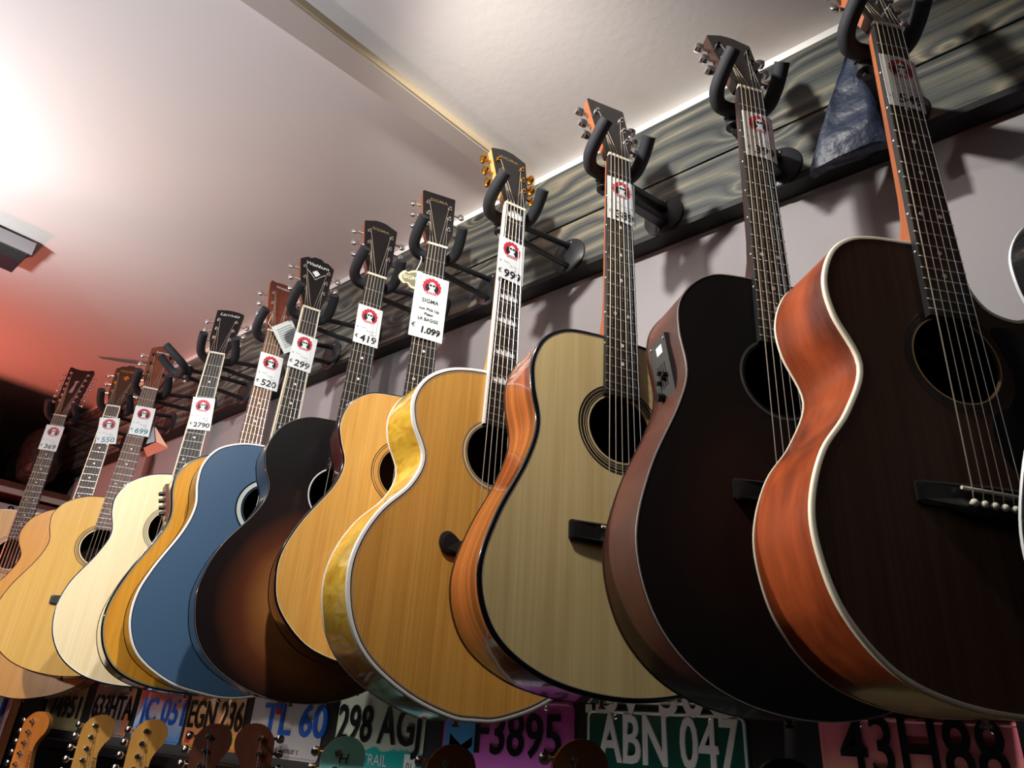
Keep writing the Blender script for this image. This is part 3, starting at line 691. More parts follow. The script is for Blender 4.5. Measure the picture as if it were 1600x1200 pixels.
# ------------------------------------------------------------------ price cards tucked under the strings
CARD = mat('white_card', srgb(232, 238, 242), .45)
RED = mat('crimson_print', srgb(190, 48, 66), .5)
INK = mat('marker_ink', srgb(20, 26, 34), .5)
GREYINK = mat('faint_print', srgb(120, 140, 165), .5)
TEALINK = mat('teal_ink', srgb(70, 130, 150), .5)
def price_card(key, cu, cw, wd, ht, price, bend, rot, tilt, ink, label, lines=None, n0=.0035):
    pos, Rm, *_ = INFO[key]
    root = empty('price_card', pos+Rm @ Vector((cu, -n0, cw)), None or (0, 0, 0))
    M = Rm.to_4x4() @ Matrix.Rotation(rot, 4, 'Y') @ Matrix.Rotation(tilt, 4, 'Z')
    root.rotation_euler = M.to_euler()
    tag(root, label, 'price tag', 'price cards tucked into the guitar necks')
    def B(x): return bend*(x/.028)**2 if x > -.005 else bend*.15*(x/.028)**2
    def bent(me):
        for v in me.vertices: v.co.y += B(v.co.x)
        me.update(); return me
    mb = MB(); nx = 16; vs = []
    for yy in (-.0002, .0002):
        for j in (0, 1):
            for i in range(nx+1): vs.append((-wd/2+wd*i/nx, yy, (-.5+j)*ht))
    k = nx+1; fs = []
    for i in range(nx): fs += [(i, i+1, k+i+1, k+i), (2*k+k+i, 2*k+k+i+1, 2*k+i+1, 2*k+i), (i, 2*k+i, 2*k+i+1, i+1), (k+i, k+i+1, 3*k+i+1, 3*k+i)]
    fs += [(0, k, 3*k, 2*k), (nx, 2*k+nx, 3*k+nx, k+nx)]
    mb.add(vs, fs); me = bent(mb.mesh('card')); link('card', me, CARD, root)
    s = wd/.057 if lines is None else .062/.057
    lz = ht*.24 if lines is None else ht*.315
    lg = []
    R = .0185*s
    # scalloped crimson roundel
    pts = []
    for j in range(60):
        a = 2*PI*j/60; rr = R*(1+.045*(1 if (j//2) % 2 else -1)*(1 if math.sin(a) > -.1 else 0)); pts.append((rr*math.cos(a), max(-R*.86, rr*math.sin(a))))
    def flat(polys, nm, m, y):
        mb = MB()
        for p in polys:
            n_ = len(p); cx_ = sum(q[0] for q in p)/n_; cz_ = sum(q[1] for q in p)/n_
            ring = [(x, y, z+lz) for x, z in p]+[(cx_+(x-cx_)*.5, y, cz_+(z-cz_)*.5+lz) for x, z in p]+[(cx_, y, cz_+lz)]
            mb.add(ring, [(i, (i+1) % n_, n_+(i+1) % n_, n_+i) for i in range(n_)]+[(n_+i, n_+(i+1) % n_, 2*n_) for i in range(n_)])
        o = link(nm, bent(mb.mesh(nm)), m, root); return o
    def ell(cx, cz, a, b, n=20): return [(cx+a*math.cos(2*PI*j/n), cz+b*math.sin(2*PI*j/n)) for j in range(n)]
    flat([pts], 'logo_roundel', RED, -.0006)
    flat([ell(-R*.44, -R*.12, R*.28, R*.42), ell(R*.44, -R*.12, R*.28, R*.42)], 'logo_hair', INK, -.0009)
    flat([ell(0, R*.12, R*.36, R*.46), [(-R*.42, -R*.62), (R*.42, -R*.62), (R*.16, -R*.2), (-R*.16, -R*.2)]], 'logo_face', CARD, -.0012)
    flat([ell(-R*.17, R*.16, R*.15, R*.13, 12), ell(R*.17, R*.16, R*.15, R*.13, 12)], 'logo_sunglasses', INK, -.0015)
    flat([[(R*a, -R*.66), (R*(a+.13), -R*.66), (R*(a+.13), -R*.84), (R*a, -R*.84)] for a in (-.62, -.40, -.18, .04, .26, .48)], 'logo_word', mat('pale_pink_print', srgb(236, 190, 196), .5), -.0010)
    def txt(sv, size, x, z, m, **kw):
        me = text_mesh(sv, size, **kw); me = me.copy()
        for v in me.vertices: v.co.x += x; v.co.z += z; v.co.y -= .0008
        link('lettering', bent(me), m, root)
    txt('€', wd*.20, -wd*.40, -ht*.33, ink, shear=.1)
    if lines is None:
        txt(price, wd*(.40 if len(price) < 4 else .33), wd*.07, -ht*.355, ink, bold=.0004, shear=.08, sx=1.1)
        txt('Ex demo', wd*.085, wd*.12, -ht*.135, GREYINK); txt('Usato', wd*.085, wd*.20, -ht*.21, GREYINK)
        txt('Nuovo', wd*.075, -wd*.16, -ht*.075, GREYINK); txt('x', wd*.13, -wd*.40, -ht*.08, ink)
    else:
        for sv, z, size in lines: txt(sv, size, 0, z, INK, bold=.0002, shear=.05)
        txt(price, wd*.27, wd*.10, -ht*.375, ink, bold=.0008, shear=.08, sx=1.0)
    txt('•', wd*.12, wd*.43, ht*.44, INK)
    return root
PCL = 'white price card reading %s euro on the neck of %s'
price_card('A', -.001, -.087, .057, .094, '369', .000, 0, .06, INK, PCL % ('369', 'the twelve-string guitar'))
price_card('B', .009, -.088, .060, .092, '550', .000, -.13, .06, TEALINK, PCL % ('550', 'the guitar with gold diamond'))
price_card('C', .006, -.111, .056, .095, '699', .000, -.04, .06, TEALINK, PCL % ('699', 'the glossy yellow guitar'))
price_card('D', .003, -.184, .056, .093, '2790', .000, -.08, .06, INK, PCL % ('2790', 'the pale spruce guitar'))
price_card('E', .005, -.114, .059, .096, '520', .002, -.02, .05, INK, PCL % ('520', 'the mahogany-headed guitar'))
price_card('F', .001, -.120, .057, .092, '299', .001, .02, .06, INK, PCL % ('299', 'the denim blue guitar'))
price_card('G', 0, -.127, .056, .092, '419', .001, -.02, .06, INK, PCL % ('419', 'the tobacco sunburst guitar'))
price_card('H', -.001, -.153, .071, .148, '1.099', .001, 0, .06, INK, PCL % ('1099', 'the honey guitar, tallest card'),
           lines=[('SIGMA', .012, .0125), ('con Pick Up', -.007, .0088), ('Piezo', -.0185, .0088), ('LR BAGGS', -.031, .0095)], n0=.0045)
price_card('I', -.003, -.127, .057, .089, '999', .001, 0, .06, INK, PCL % ('999', 'the golden jumbo'))
price_card('J', .002, -.093, .054, .089, '389', .003, 0, 0, INK, PCL % ('389', 'the pale spruce dreadnought'), n0=.0018)
price_card('K', .007, -.094, .054, .089, '399', .006, .0, 0, INK, PCL % ('399', 'the black burst dreadnought'), n0=.0018)
price_card('L', .003, -.103, .054, .090, '549', .005, .0, 0, INK, PCL % ('549', 'the dark brown cutaway'), n0=.0018)

# ------------------------------------------------------------------ wall hangers
def hanger(nm, pos, Rm, kind, label, plate_dx=-.03, yoke_scale=1.0):
    hubl = Vector((0, .054, -.004)); hub = pos+Rm @ hubl
    px = pos.x+plate_dx; pc = Vector((px, 1.006, .921))
    root = empty('guitar_hanger', (px, 1.01, .921)); tag(root, label, 'hanger', 'guitar hangers screwed to the plank')
    inv = Vector((px, 1.01, .921))
    MB().lathe([(0, -.005), (.040, -.005), (.0425, -.003), (.0425, 0)], 36).build('wall_plate', BMETAL, root)
    for sx, sz in ((0.008, .031), (-.008, -.031)):
        MB().lathe([(0, -.0075), (.0035, -.0065), (.0045, -.005)], 10, 'y', (sx, 0, sz)).build('screw', mat('dark_screw', (.12, .12, .13, 1), .35, .9), root)
    h = hub-inv
    if kind == 'bar':
        d = h.normalized(); s_ = d.cross(Vector((0, 0, 1))).normalized()
        for dz in (.017, -.017):
            a = Vector((0, -.004, dz)); b = h+Vector((0, 0, dz*.75))
            mb = MB(); up = Vector((0, 0, 1)).cross(s_).cross(Vector((0, 0, 0))) ; up = s_.cross(d).normalized()
            vs = [p+s_*(sx*.011)+up*(sz*.0075) for p in (a, b) for sx in (-1, 1) for sz in (-1, 1)]
            mb.add(vs, [(0, 1, 3, 2), (4, 6, 7, 5), (0, 4, 5, 1), (2, 3, 7, 6), (0, 2, 6, 4), (1, 5, 7, 3)])
            o = mb.build('arm', BMETAL, root); bv = o.modifiers.new('b', 'BEVEL'); bv.width = .003; bv.segments = 2
    else:
        for dz in (.026, -.026):
            MB().tube([(0, -.003, dz), tuple(Vector((0, -.003, dz)).lerp(h, .5)+Vector((0, 0, dz*.3))), tuple(h+Vector((0, 0, dz*.45)))], .0065, 10).build('arm', BMETAL, root)
    # hub block with bolt
    Mh = Rm.to_4x4(); Mh.translation = h
    hb = MB().tube([(0, 0, -.022), (0, 0, .020)], .0125, 14)
    hb.box((0, -.006, 0), (.030, .018, .014))
    me = hb.mesh('hub'); me.transform(Mh); link('hub', me, BMETAL, root)
    me = MB().lathe([(0, .026), (.006, .026), (.006, .020), (.004, .019), (.004, -.026), (.006, -.027), (.006, -.031), (0, -.031)], 8, 'z').mesh('bolt'); me.transform(Mh); link('bolt', me, CHROME if kind == 'tube' else BLKMETAL, root)
    for s_ in (-1, 1):
        path = [(0, -.012, 0), (.022, -.013, 0), (.036, -.018, .002), (.0455, -.032, .010), (.047, -.050, .022), (.045, -.068, .036), (.042, -.083, .048)]
        pts = catmull([(s_*a*yoke_scale, b*1.0, c_) for a, b, c_ in path], 5, False)
        me = MB().tube(pts, .0118, 14).mesh('padded_arm')
        me.transform(Mh); link('padded_arm', me, FOAM, root)
    return root
def ray0(px, py): return f + r_*((px-800)/F_PX) - u_*((py-600)/F_PX)
OWN = dict(A='the twelve-string guitar', B='the guitar with gold diamond', C='the glossy yellow guitar', D='the pale spruce guitar', E='the mahogany-headed guitar', F='the denim blue guitar',
           G='the tobacco sunburst guitar', H='the honey guitar', I='the golden jumbo', J='the pale spruce dreadnought', K='the black burst dreadnought', L='the dark brown cutaway', M='the black guitar at the right edge')
for k, (pos, Rm, root, Lb, psi) in INFO.items():
    hanger('guitar_hanger', pos, Rm, 'bar' if k in 'JKLM' else 'tube', 'black padded wall hanger holding ' + OWN[k], -.03)
eh = ray0(293, 583)*(.82/ray0(293, 583).y); eR = Matrix.Rotation(-.25, 3, 'Z')
hanger('guitar_hanger', eh-eR @ Vector((0, .054, -.004)), eR, 'tube', 'empty black padded wall hanger between two guitars', .02)

# ------------------------------------------------------------------ things that hang on the guitars and hangers
def ray(px, py):
    return f + r_*((px-800)/F_PX) - u_*((py-600)/F_PX)
def aty(px, py, Y): d = ray(px, py); return d*(Y/d.y)
def atz(px, py, Z): d = ray(px, py); return d*(Z/d.z)
def atx(px, py, X): d = ray(px, py); return d*(X/d.x)
def quad_card(name, pts, m, th=.0006, parent=None):
    c = sum(pts, Vector())/len(pts); nrm = (pts[1]-pts[0]).cross(pts[2]-pts[0]).normalized()*th
    vs = [p-c for p in pts]+[p-c+nrm for p in pts]; n = len(pts)
    mb = MB().add(vs, [tuple(range(n)), tuple(range(2*n-1, n-1, -1))]+[(i, (i+1) % n, n+(i+1) % n, n+i) for i in range(n)])
    if parent: return mb.build(name, m, parent, c-parent.location)
    e = empty(name, c); mb.build('card', m, e); return e
# folded booklet by the mahogany headstock
def onplane(key, n, pxs):
    pos, Rm, *_ = INFO[key]; o = pos+Rm @ Vector((0, -n, 0)); N = Rm @ Vector((0, -1, 0))
    return [ray(*p)*(o.dot(N)/ray(*p).dot(N)) for p in pxs]
bk = quad_card('booklet', onplane('E', .022, [(424, 511), (455, 499), (476, 541), (444, 553)]), mat('pale_paper', srgb(206, 214, 212), .6))
tag(bk, 'pale printed booklet hanging beside the mahogany headstock', 'booklet')
pp = onplane('E', .0232, [(432, 514), (454, 505), (468, 538), (447, 548)]); cc = bk.location
for i in range(9):
    t = .05+i*.1; a = pp[0].lerp(pp[3], t); b = pp[1].lerp(pp[2], t)
    MB().tube([a-cc, b-cc], .0006, 4).build('print_line', GREYINK, bk)
MB().tube([p-cc for p in onplane('E', .02, [(424, 511), (419, 505), (426, 490)])], .0008, 5).build('string', BONE, bk)
# orange leaflet and clear sleeve by the glossy yellow guitar
lf = quad_card('leaflet', onplane('C', -.01, [(224, 700), (244, 690), (263, 700), (230, 714)]), mat('terracotta_paper', srgb(196, 92, 60), .5))
tag(lf, 'terracotta folded leaflet hanging behind the glossy yellow guitar neck', 'leaflet')
cc = lf.location
quad_card('leaflet_flap', onplane('C', -.012, [(243, 667), (262, 699), (244, 691), (238, 672)]), mat('peach_paper', srgb(226, 170, 146), .5), .0006, lf)
MB().tube([p-cc for p in onplane('C', -.011, [(243, 690), (240, 668), (246, 650)])], .0012, 5).build('loop', mat('purple_cord', srgb(110, 70, 120), .6), lf)
sl = quad_card('plastic_sleeve', onplane('C', -.006, [(240, 665), (242, 690), (228, 694), (232, 684)]), mat('silver_film', srgb(150, 160, 170), .2, .3))
tag(sl, 'small silvery packet hanging above the terracotta leaflet', 'packet')
# carved wooden plaque by the honey guitar
pq = empty('wooden_plaque', onplane('H', -.006, [(643, 436)])[0], (0, 0, INFO['H'][4]))
tag(pq, 'small cream wooden name plaque on a cord beside the honey guitar neck', 'plaque')
o_ = [(-.021, .012), (-.014, .016), (-.010, .014), (.004, .022), (.026, .020), (.030, -.016), (.004, -.022), (-.008, -.013), (-.015, -.015), (-.022, -.010), (-.027, 0)]
MB().prism(catmull(o_, 4), -.0012, .0012).build('board', mat('cream_ply', srgb(226, 214, 176), .6), pq)
MB().prism([(x*.78, z*.74) for x, z in catmull(o_, 4)], -.0020, .001).build('panel', mat('grey_stain', srgb(120, 118, 96), .6), pq)
text('lettering', 'SIGMA', .013, mat('cream_ply', srgb(226, 214, 176), .6), pq, (0, -.0024, .001), bold=.0003)
MB().tube([(.006, 0, .020), (.011, -.002, .036), (.014, -.004, .052), (.012, -.004, .058)], .0011, 5).build('cord', BONE, pq)
# dark blue cloth bag
def bag():
    top = aty(1338, 84, .93); bl = aty(1268, 272, .93); br = aty(1408, 282, .93)
    base = Vector(((bl.x+br.x)/2, .93, bl.z)); e = empty('cloth_bag', base)
    tag(e, 'dark blue drawstring cloth bag hanging from the hanger beside the cutaway guitar', 'bag')
    H = top.z-bl.z; mb = MB(); rows = 22; n = 26; vs = []
    for i in range(rows+1):
        t = i/rows; z = t*H; hw = (br.x-bl.x)/2*(1-.80*t**.9)+.002; cx = (top.x-base.x)*t
        dp = .018*(1-t)**.4*min(1, t*6+.25)+.008
        for j in range(n):
            a = 2*PI*j/n; cr = math.sin(a*5+t*3)*.006*t+math.sin(a*3-t*7)*.003+math.sin(t*26+a*2)*.0016
            sq = lambda q: math.copysign(abs(q)**.55, q)
            vs.append((cx+hw*sq(math.cos(a)), (dp+cr)*sq(math.sin(a)), z+.003*math.sin(a*4)*(1-t)))
    mb.add(vs, [(i*n+j, i*n+(j+1) % n, (i+1)*n+(j+1) % n, (i+1)*n+j) for i in range(rows) for j in range(n)], True)
    mb.add(vs[:n], [tuple(range(n))]); mb.add(vs[-n:], [tuple(range(n))])
    mb.build('sack', mat('navy_velvet', srgb(32, 42, 62), .5, bump=(45, .5, .01)), e)
    MB().tube([(top.x-base.x, 0, H-.01), (top.x-base.x+.006, -.006, H+.012), (top.x-base.x-.002, -.012, H+.028)], .004, 8).build('drawstring', mat('navy_cord', srgb(26, 30, 40), .7), e)
bag()

# ------------------------------------------------------------------ licence plates along the wall
PL_Y = 1.0385
def plate(x0, x1, z0, z1, base, chars, ccol, label, y=PL_Y, csize=.09, border=None, extra=None, span=None):
    wd, ht = x1-x0, z1-z0
    e = empty('license_plate', ((x0+x1)/2, y, z0)); tag(e, label, 'license plate', 'licence plates in a row along the wall')
    r = .012; pts = []
    for qx, qz, a0 in ((wd/2-r, ht-r, 0), (-wd/2+r, ht-r, PI/2), (-wd/2+r, r, PI), (wd/2-r, r, 3*PI/2)):
        for k in range(5): a = a0+PI/2*k/4; pts.append((qx+r*math.cos(a), qz+r*math.sin(a)))
    MB().prism(pts, -.0012, 0).build('plate', base, e)
    inn = offset_loop(pts, .004); mb = MB()
    cen = (0, ht/2)
    rim = MB(); 
    n = len(pts); a = offset_loop(pts, .002); b = offset_loop(pts, .006)
    vs = [(p[0], -.0012, p[1]) for p in a]+[((p[0]+q[0])/2, -.0028, (p[1]+q[1])/2) for p, q in zip(a, b)]+[(p[0], -.0012, p[1]) for p in b]
    rim.add(vs, [(k*n+i, k*n+(i+1) % n, (k+1)*n+(i+1) % n, (k+1)*n+i) for k in (0, 1) for i in range(n)], True)
    rim.build('rim', border or base, e)
    if chars:
        a, b = (aty(*q, y) for q in span); me = text_mesh(chars, csize, bold=.0012, depth=.0018)
        xs = [v.co.x for v in me.vertices]; w0 = (max(xs)-min(xs)); k = len(chars); sx = (b.x-a.x)*k/(k-1)/w0*.97; mid = (max(xs)+min(xs))/2
        for v in me.vertices: v.co.x = (v.co.x-mid)*sx
        me.name = 'lettering'; link('lettering', me, ccol, e, ((a.x+b.x)/2-(x0+x1)/2, -.0030, (a.z+b.z)/2-z0))
    for q in (extra or []): q(e, wd, ht)
    for xx in (-wd*.30, wd*.30):
        MB().lathe([(0, -.0035), (.003, -.003), (.0045, -.0012)], 10, 'y', (xx, 0, ht-.010)).build('bolt', CHROME, e)
    return e
def pm(name, c, rough=.3, coat=.4): return mat(name, c, rough, 0, coat)
def pgrad(name, stops, axis='Z', scale=1/.13):
    m = mat(name, stops[0][1], .3, 0, .4); nt, b, N, L = nodes(m); tc = N('ShaderNodeTexCoord'); sp = N('ShaderNodeSeparateXYZ'); L(tc.outputs['Object'], sp.inputs[0])
    nz = N('ShaderNodeTexNoise'); nz.inputs['Scale'].default_value = 30; L(tc.outputs['Object'], nz.inputs['Vector'])
    mu = N('ShaderNodeMath'); mu.operation = 'MULTIPLY_ADD'; mu.inputs[1].default_value = scale; mu.inputs[2].default_value = 0 if axis == 'Z' else .5; L(sp.outputs[axis], mu.inputs[0])
    ad = N('ShaderNodeMath'); ad.operation = 'MULTIPLY_ADD'; ad.inputs[1].default_value = .2; L(nz.outputs['Fac'], ad.inputs[0]); L(mu.outputs[0], ad.inputs[2])
    rp = ramp(nt, stops); L(ad.outputs[0], rp.inputs[0]); L(rp.outputs['Color'], b.inputs['Base Color']); return m
def patch(nm, poly, m):
    return lambda e, wd, ht: MB().prism([(x*wd, z*ht) for x, z in poly], -.0016, -.001).build(nm, m, e)
def words(s, size, x, z, m, **k):
    return lambda e, wd, ht: text('lettering', s, size, m, e, (x*wd, -.0020, z*ht), **k)
dk = pm('plate_ink_black', srgb(18, 18, 20)); blu = pm('plate_ink_blue', srgb(30, 90, 190)); wh = pm('plate_ink_white', srgb(225, 228, 228)); rd = pm('plate_red', srgb(196, 50, 44))
ZB, ZT = -.090, .050
def X(px, py): return aty(px, py, PL_Y).x
plate(X(64, 1133), X(120, 1141), ZB, ZT, pm('olive_plate', srgb(150, 142, 104)), '74951', dk, 'worn olive licence plate reading 74951', span=((84, 1106), (122, 1106)))
plate(X(134, 1142), X(195, 1152), ZB, ZT, pm('mauve_plate', srgb(160, 132, 128)), '633HTA', dk, 'mauve licence plate reading 633 HTA', span=((151, 1106), (204, 1108)), extra=[patch('band', [(.38, .03), (.49, .03), (.49, .97), (.38, .97)], pm('orange_band', srgb(214, 120, 70)))])
plate(X(204, 1152), X(279, 1161), ZB, ZT, pgrad('blue_white_plate', [(.2, srgb(90, 140, 210)), (.55, srgb(190, 205, 225)), (.95, srgb(200, 90, 80))]), 'JC 051', blu, 'white and blue licence plate reading JC 051', span=((226, 1110), (284, 1117)))
plate(X(284, 1162), X(370, 1174), ZB, ZT, pgrad('orange_plate', [(.2, srgb(230, 140, 70)), (.9, srgb(230, 186, 152))]), 'EGN 236', dk, 'orange licence plate reading EGN 236', span=((302, 1116), (375, 1125)),
      extra=[patch('red_sticker', [(-.45, .06), (-.36, .06), (-.36, .25), (-.45, .25)], rd), patch('yellow_sticker', [(.30, .05), (.43, .05), (.43, .25), (.30, .25)], pm('sticker_yellow', srgb(226, 190, 70))), words('001', .02, .365, .15, dk)])
plate(X(383, 1176), X(496, 1190), ZB, ZT, pm('pale_plate', srgb(196, 192, 196)), 'TL 60', blu, 'pale licence plate with blue characters 60', span=((422, 1123), (503, 1133)), extra=[words('as Spencer c', .018, .08, .12, dk, shear=.1), patch('red_mark', [(-.16, .62), (-.04, .62), (-.04, .82), (-.16, .82)], rd)])
plate(X(531, 1110), X(664, 1145), ZB-.006, ZT+.004, pgrad('dusk_plate', [(.42, srgb(20, 160, 156)), (.45, srgb(178, 190, 172)), (.9, srgb(170, 178, 158))]), '298 AGJ', dk, 'grey licence plate with teal band reading 298 AGJ', span=((538, 1124), (650, 1148)), csize=.094,
      extra=[words('TRAIL', .028, .0, .16, pm('pale_print', srgb(200, 205, 200))), patch('white_sticker', [(.32, .05), (.44, .05), (.44, .27), (.32, .27)], wh), words('01', .018, .38, .13, dk)])
plate(X(694, 1140), X(898, 1120), ZB-.012, ZT-.006, pgrad('purple_plate', [(.26, srgb(210, 170, 200)), (.34, srgb(206, 110, 206)), (1, srgb(160, 66, 140))]), 'F3895', dk, 'purple licence plate reading F 3895', span=((755, 1156), (866, 1146)), csize=.094,
      extra=[patch('blue_patch', [(-.49, .1), (-.24, .06), (-.22, .92), (-.48, .92)], pm('patch_blue', srgb(70, 140, 200))), patch('violet_curve', [(-.44, .60), (-.34, .48), (-.25, .58), (-.25, .48), (-.34, .36), (-.44, .46)], pm('patch_violet', srgb(90, 60, 120))),
             patch('pale_band', [(-.22, .02), (.49, .02), (.49, .22), (-.22, .22)], pm('band_pale', srgb(215, 205, 220))), words('2006', .030, -.02, .12, blu, shear=.2), patch('orange_blob', [(.08, .05), (.24, .05), (.27, .12), (.22, .20), (.10, .20)], pm('blob_orange', srgb(236, 150, 40)))])
plate(X(917, 1115), X(1168, 1145), ZB-.02, .036, pm('green_plate', srgb(20, 80, 68)), 'ABN 047', wh, 'dark green licence plate reading ABN 047', span=((948, 1160), (1143, 1166)), border=wh, csize=.094)
plate(X(1281, 1150), X(1640, 1170), ZB-.02, .040, pgrad('pink_yellow_plate', [(.40, srgb(220, 210, 120)), (.72, srgb(230, 170, 140)), (1.0, srgb(224, 120, 134))]), '43H881', dk, 'pink and yellow licence plate reading 43H881', span=((1333, 1172), (1590, 1184)), csize=.10)
plate(X(917, 1100), X(1168, 1110), .043, .17, pm('maroon_green_plate', srgb(60, 70, 66)), 'IBV 30U', wh, 'upper licence plate reading IBV 30U above the dark green one', span=((930, 1085), (1140, 1085)), border=wh, csize=.094)
plate(X(700, 1090), X(893, 1090), .047, .17, pm('lilac_plate', srgb(170, 120, 170)), '', dk, 'lilac licence plate peeking out above the purple one')

# black display panel and rail under the plates
pn = MB().box((0, 0, 0), (5.2, .010, .95)).build('display_panel', mat('black_panel', srgb(14, 14, 16), .55), None, (-1.25, 1.0444, -.30))
tag(pn, 'black display panel behind the licence plates', 'panel')
lg = MB().box((0, 0, 0), (4.1, .05, .022)).build('ledge', mat('black_ledge', srgb(20, 20, 23), .45), None, (-.75, 1.013, -.125))
tag(lg, 'long black ledge under the licence plates', 'ledge')

# ------------------------------------------------------------------ electric guitars in the lower row
STRAT = [(-.020, 0), (-.021, .02), (-.030, .034), (-.034, .045), (-.036, .145), (-.030, .170), (-.012, .186), (.012, .188), (.030, .176), (.036, .158), (.032, .140), (.022, .126), (.014, .106), (.016, .078), (.022, .040), (.021, .02), (.020, 0)]
SBODY = [(0, -.02), (.04, -.03), (.09, .045), (.125, .05), (.13, .0), (.11, -.07), (.125, -.14), (.16, -.22), (.14, -.30), (.06, -.335), (-.04, -.335), (-.13, -.30), (-.16, -.22), (-.13, -.13), (-.115, -.06), (-.15, .06), (-.13, .08), (-.06, -.01)]
def electric(px, py, Y, yaw, face, neckm, bodym, label, mirror=False, mark=None, lean=0, dz=0):
    top = aty(px, py, Y); s = -1 if mirror else 1
    z0 = top.z-.188+dz; L_ = .65
    root = empty('electric_guitar', (top.x, top.y, z0-L_-.30), (0, lean, yaw)); tag(root, label, 'guitar', 'electric guitars hanging in the lower row')
    off = (0, 0, L_+.30)
    hp = catmull([(s*a, b) for a, b in STRAT], 3, False)
    MB().prism(hp, .003, .016).build('headstock', neckm, root, off); MB().prism(hp, .001, .0035).build('headstock_face', face, root, off)
    pmz = shared('epost', lambda: MB().lathe([(0, -.012), (.003, -.012), (.003, -.009), (.0022, -.007), (.003, -.005), (.0055, -.0045), (.0055, .001)], 12).mesh('tuner'))
    def eb():
        b = MB(); b.tube([(0, 0, 0), (.016, 0, 0)], .0025, 8); k = 7; nn = 10; vs = []
        for i in range(k):
            a0 = PI*i/(k-1)
            for j in range(nn): a = 2*PI*j/nn; vs.append((.023-math.cos(a0)*.008, math.sin(a0)*math.cos(a)*.004, math.sin(a0)*math.sin(a)*.008))
        b.add(vs, [(i*nn+j, i*nn+(j+1) % nn, (i+1)*nn+(j+1) % nn, (i+1)*nn+j) for i in range(k-1) for j in range(nn)], True); return b.mesh('tuner_button')
    ebm = shared('ebtn', eb)
    for i in range(6):
        z = .040+i*.0248; x = s*(-.020+.0022*i)
        t = link('tuner', pmz, CHROME, root, (x, .001, off[2]+z))
        link('tuner_button', ebm, CHROME, t, (-s*.013, .009, 0), (0, 0, PI if s > 0 else 0))
        MB().tube([(x, -.007, off[2]+z), (-.017+.0068*i, -.001, off[2]-.004)], .0005, 4, False).build('string', STEEL, root)
    MB().prism([(-.021, 0), (.021, 0), (.028, -L_*.72), (-.028, -L_*.72)], .004, .024).build('neck', neckm, root, off)
    MB().prism([(-.0213, -.003), (.0213, -.003), (.0283, -L_*.72), (-.0283, -L_*.72)], .0, .0045).build('fretboard', ROSEFB, root, off)
    MB().box((0, 0, .0), (.043, .008, .004)).build('nut', BONE, root, off)
    MB().prism(catmull([(a, b-L_*.62) for a, b in SBODY], 3), .006, .050).build('body', bodym, root, off)
    text('logo', mark or 'Fender', .016 if not mark else .022, INK, root, (s*.012 if not mark else 0, .0005, off[2]+(.075 if not mark else .155)), (0, PI/2*.93 if not mark else 0, 0), shear=.2)
    return root
MP = wood('maple_face', srgb(232, 178, 96), srgb(206, 146, 66), .3, .4, (60, 40, 6))
AMB = wood('amber_maple_face', srgb(226, 140, 62), srgb(200, 112, 44), .3, .4, (60, 40, 6))
WAL = wood('walnut_face', srgb(110, 62, 44), srgb(80, 42, 30), .35, .2, (60, 40, 6))
TAN = wood('tan_face', srgb(176, 120, 70), srgb(144, 94, 52), .35, .2, (60, 40, 6))
MINT = mat('mint_lacquer', srgb(130, 210, 200), .25, 0, .5)
E_Y = .84
electric(62, 1112, E_Y-.04, .60, AMB, MP, BLACK, 'electric guitar with small amber headstock, leftmost of the lower row')
electric(160, 1117, E_Y, 1.05, MP, MP, mat('sunburst_body', srgb(90, 40, 20), .2, 0, .6), 'electric guitar with maple headstock, second of the lower row from the left')
electric(240, 1124, E_Y, 1.05, MP, MP, mat('cream_body', srgb(225, 215, 190), .2, 0, .6), 'electric guitar with pale maple headstock in front of the JC 051 plate')
electric(338, 1131, E_Y, .95, WAL, MP, BLACK, 'electric guitar with walnut headstock in front of the EGN 236 plate')
electric(404, 1131, E_Y, 1.0, WAL, MAHOGNECK, mat('red_body', srgb(120, 24, 20), .2, 0, .6), 'electric guitar with brown headstock and tuners on its right side', mirror=True)
electric(541, 1151, E_Y, .95, MINT, MP, MINT, 'electric guitar with mint green headstock', mark='H')
electric(708, 1164, E_Y, .85, TAN, TAN, BLACK, 'electric guitar with tan headstock in front of the purple plate')
electric(908, 1156, E_Y, .80, TAN, TAN, mat('white_body', srgb(225, 225, 222), .2, 0, .6), 'electric guitar with tan headstock beside the green plate')
electric(1225, 1186, E_Y, .6, BLACK, BLACK, BLACK, 'electric guitar with black headstock tip left of the pink plate')

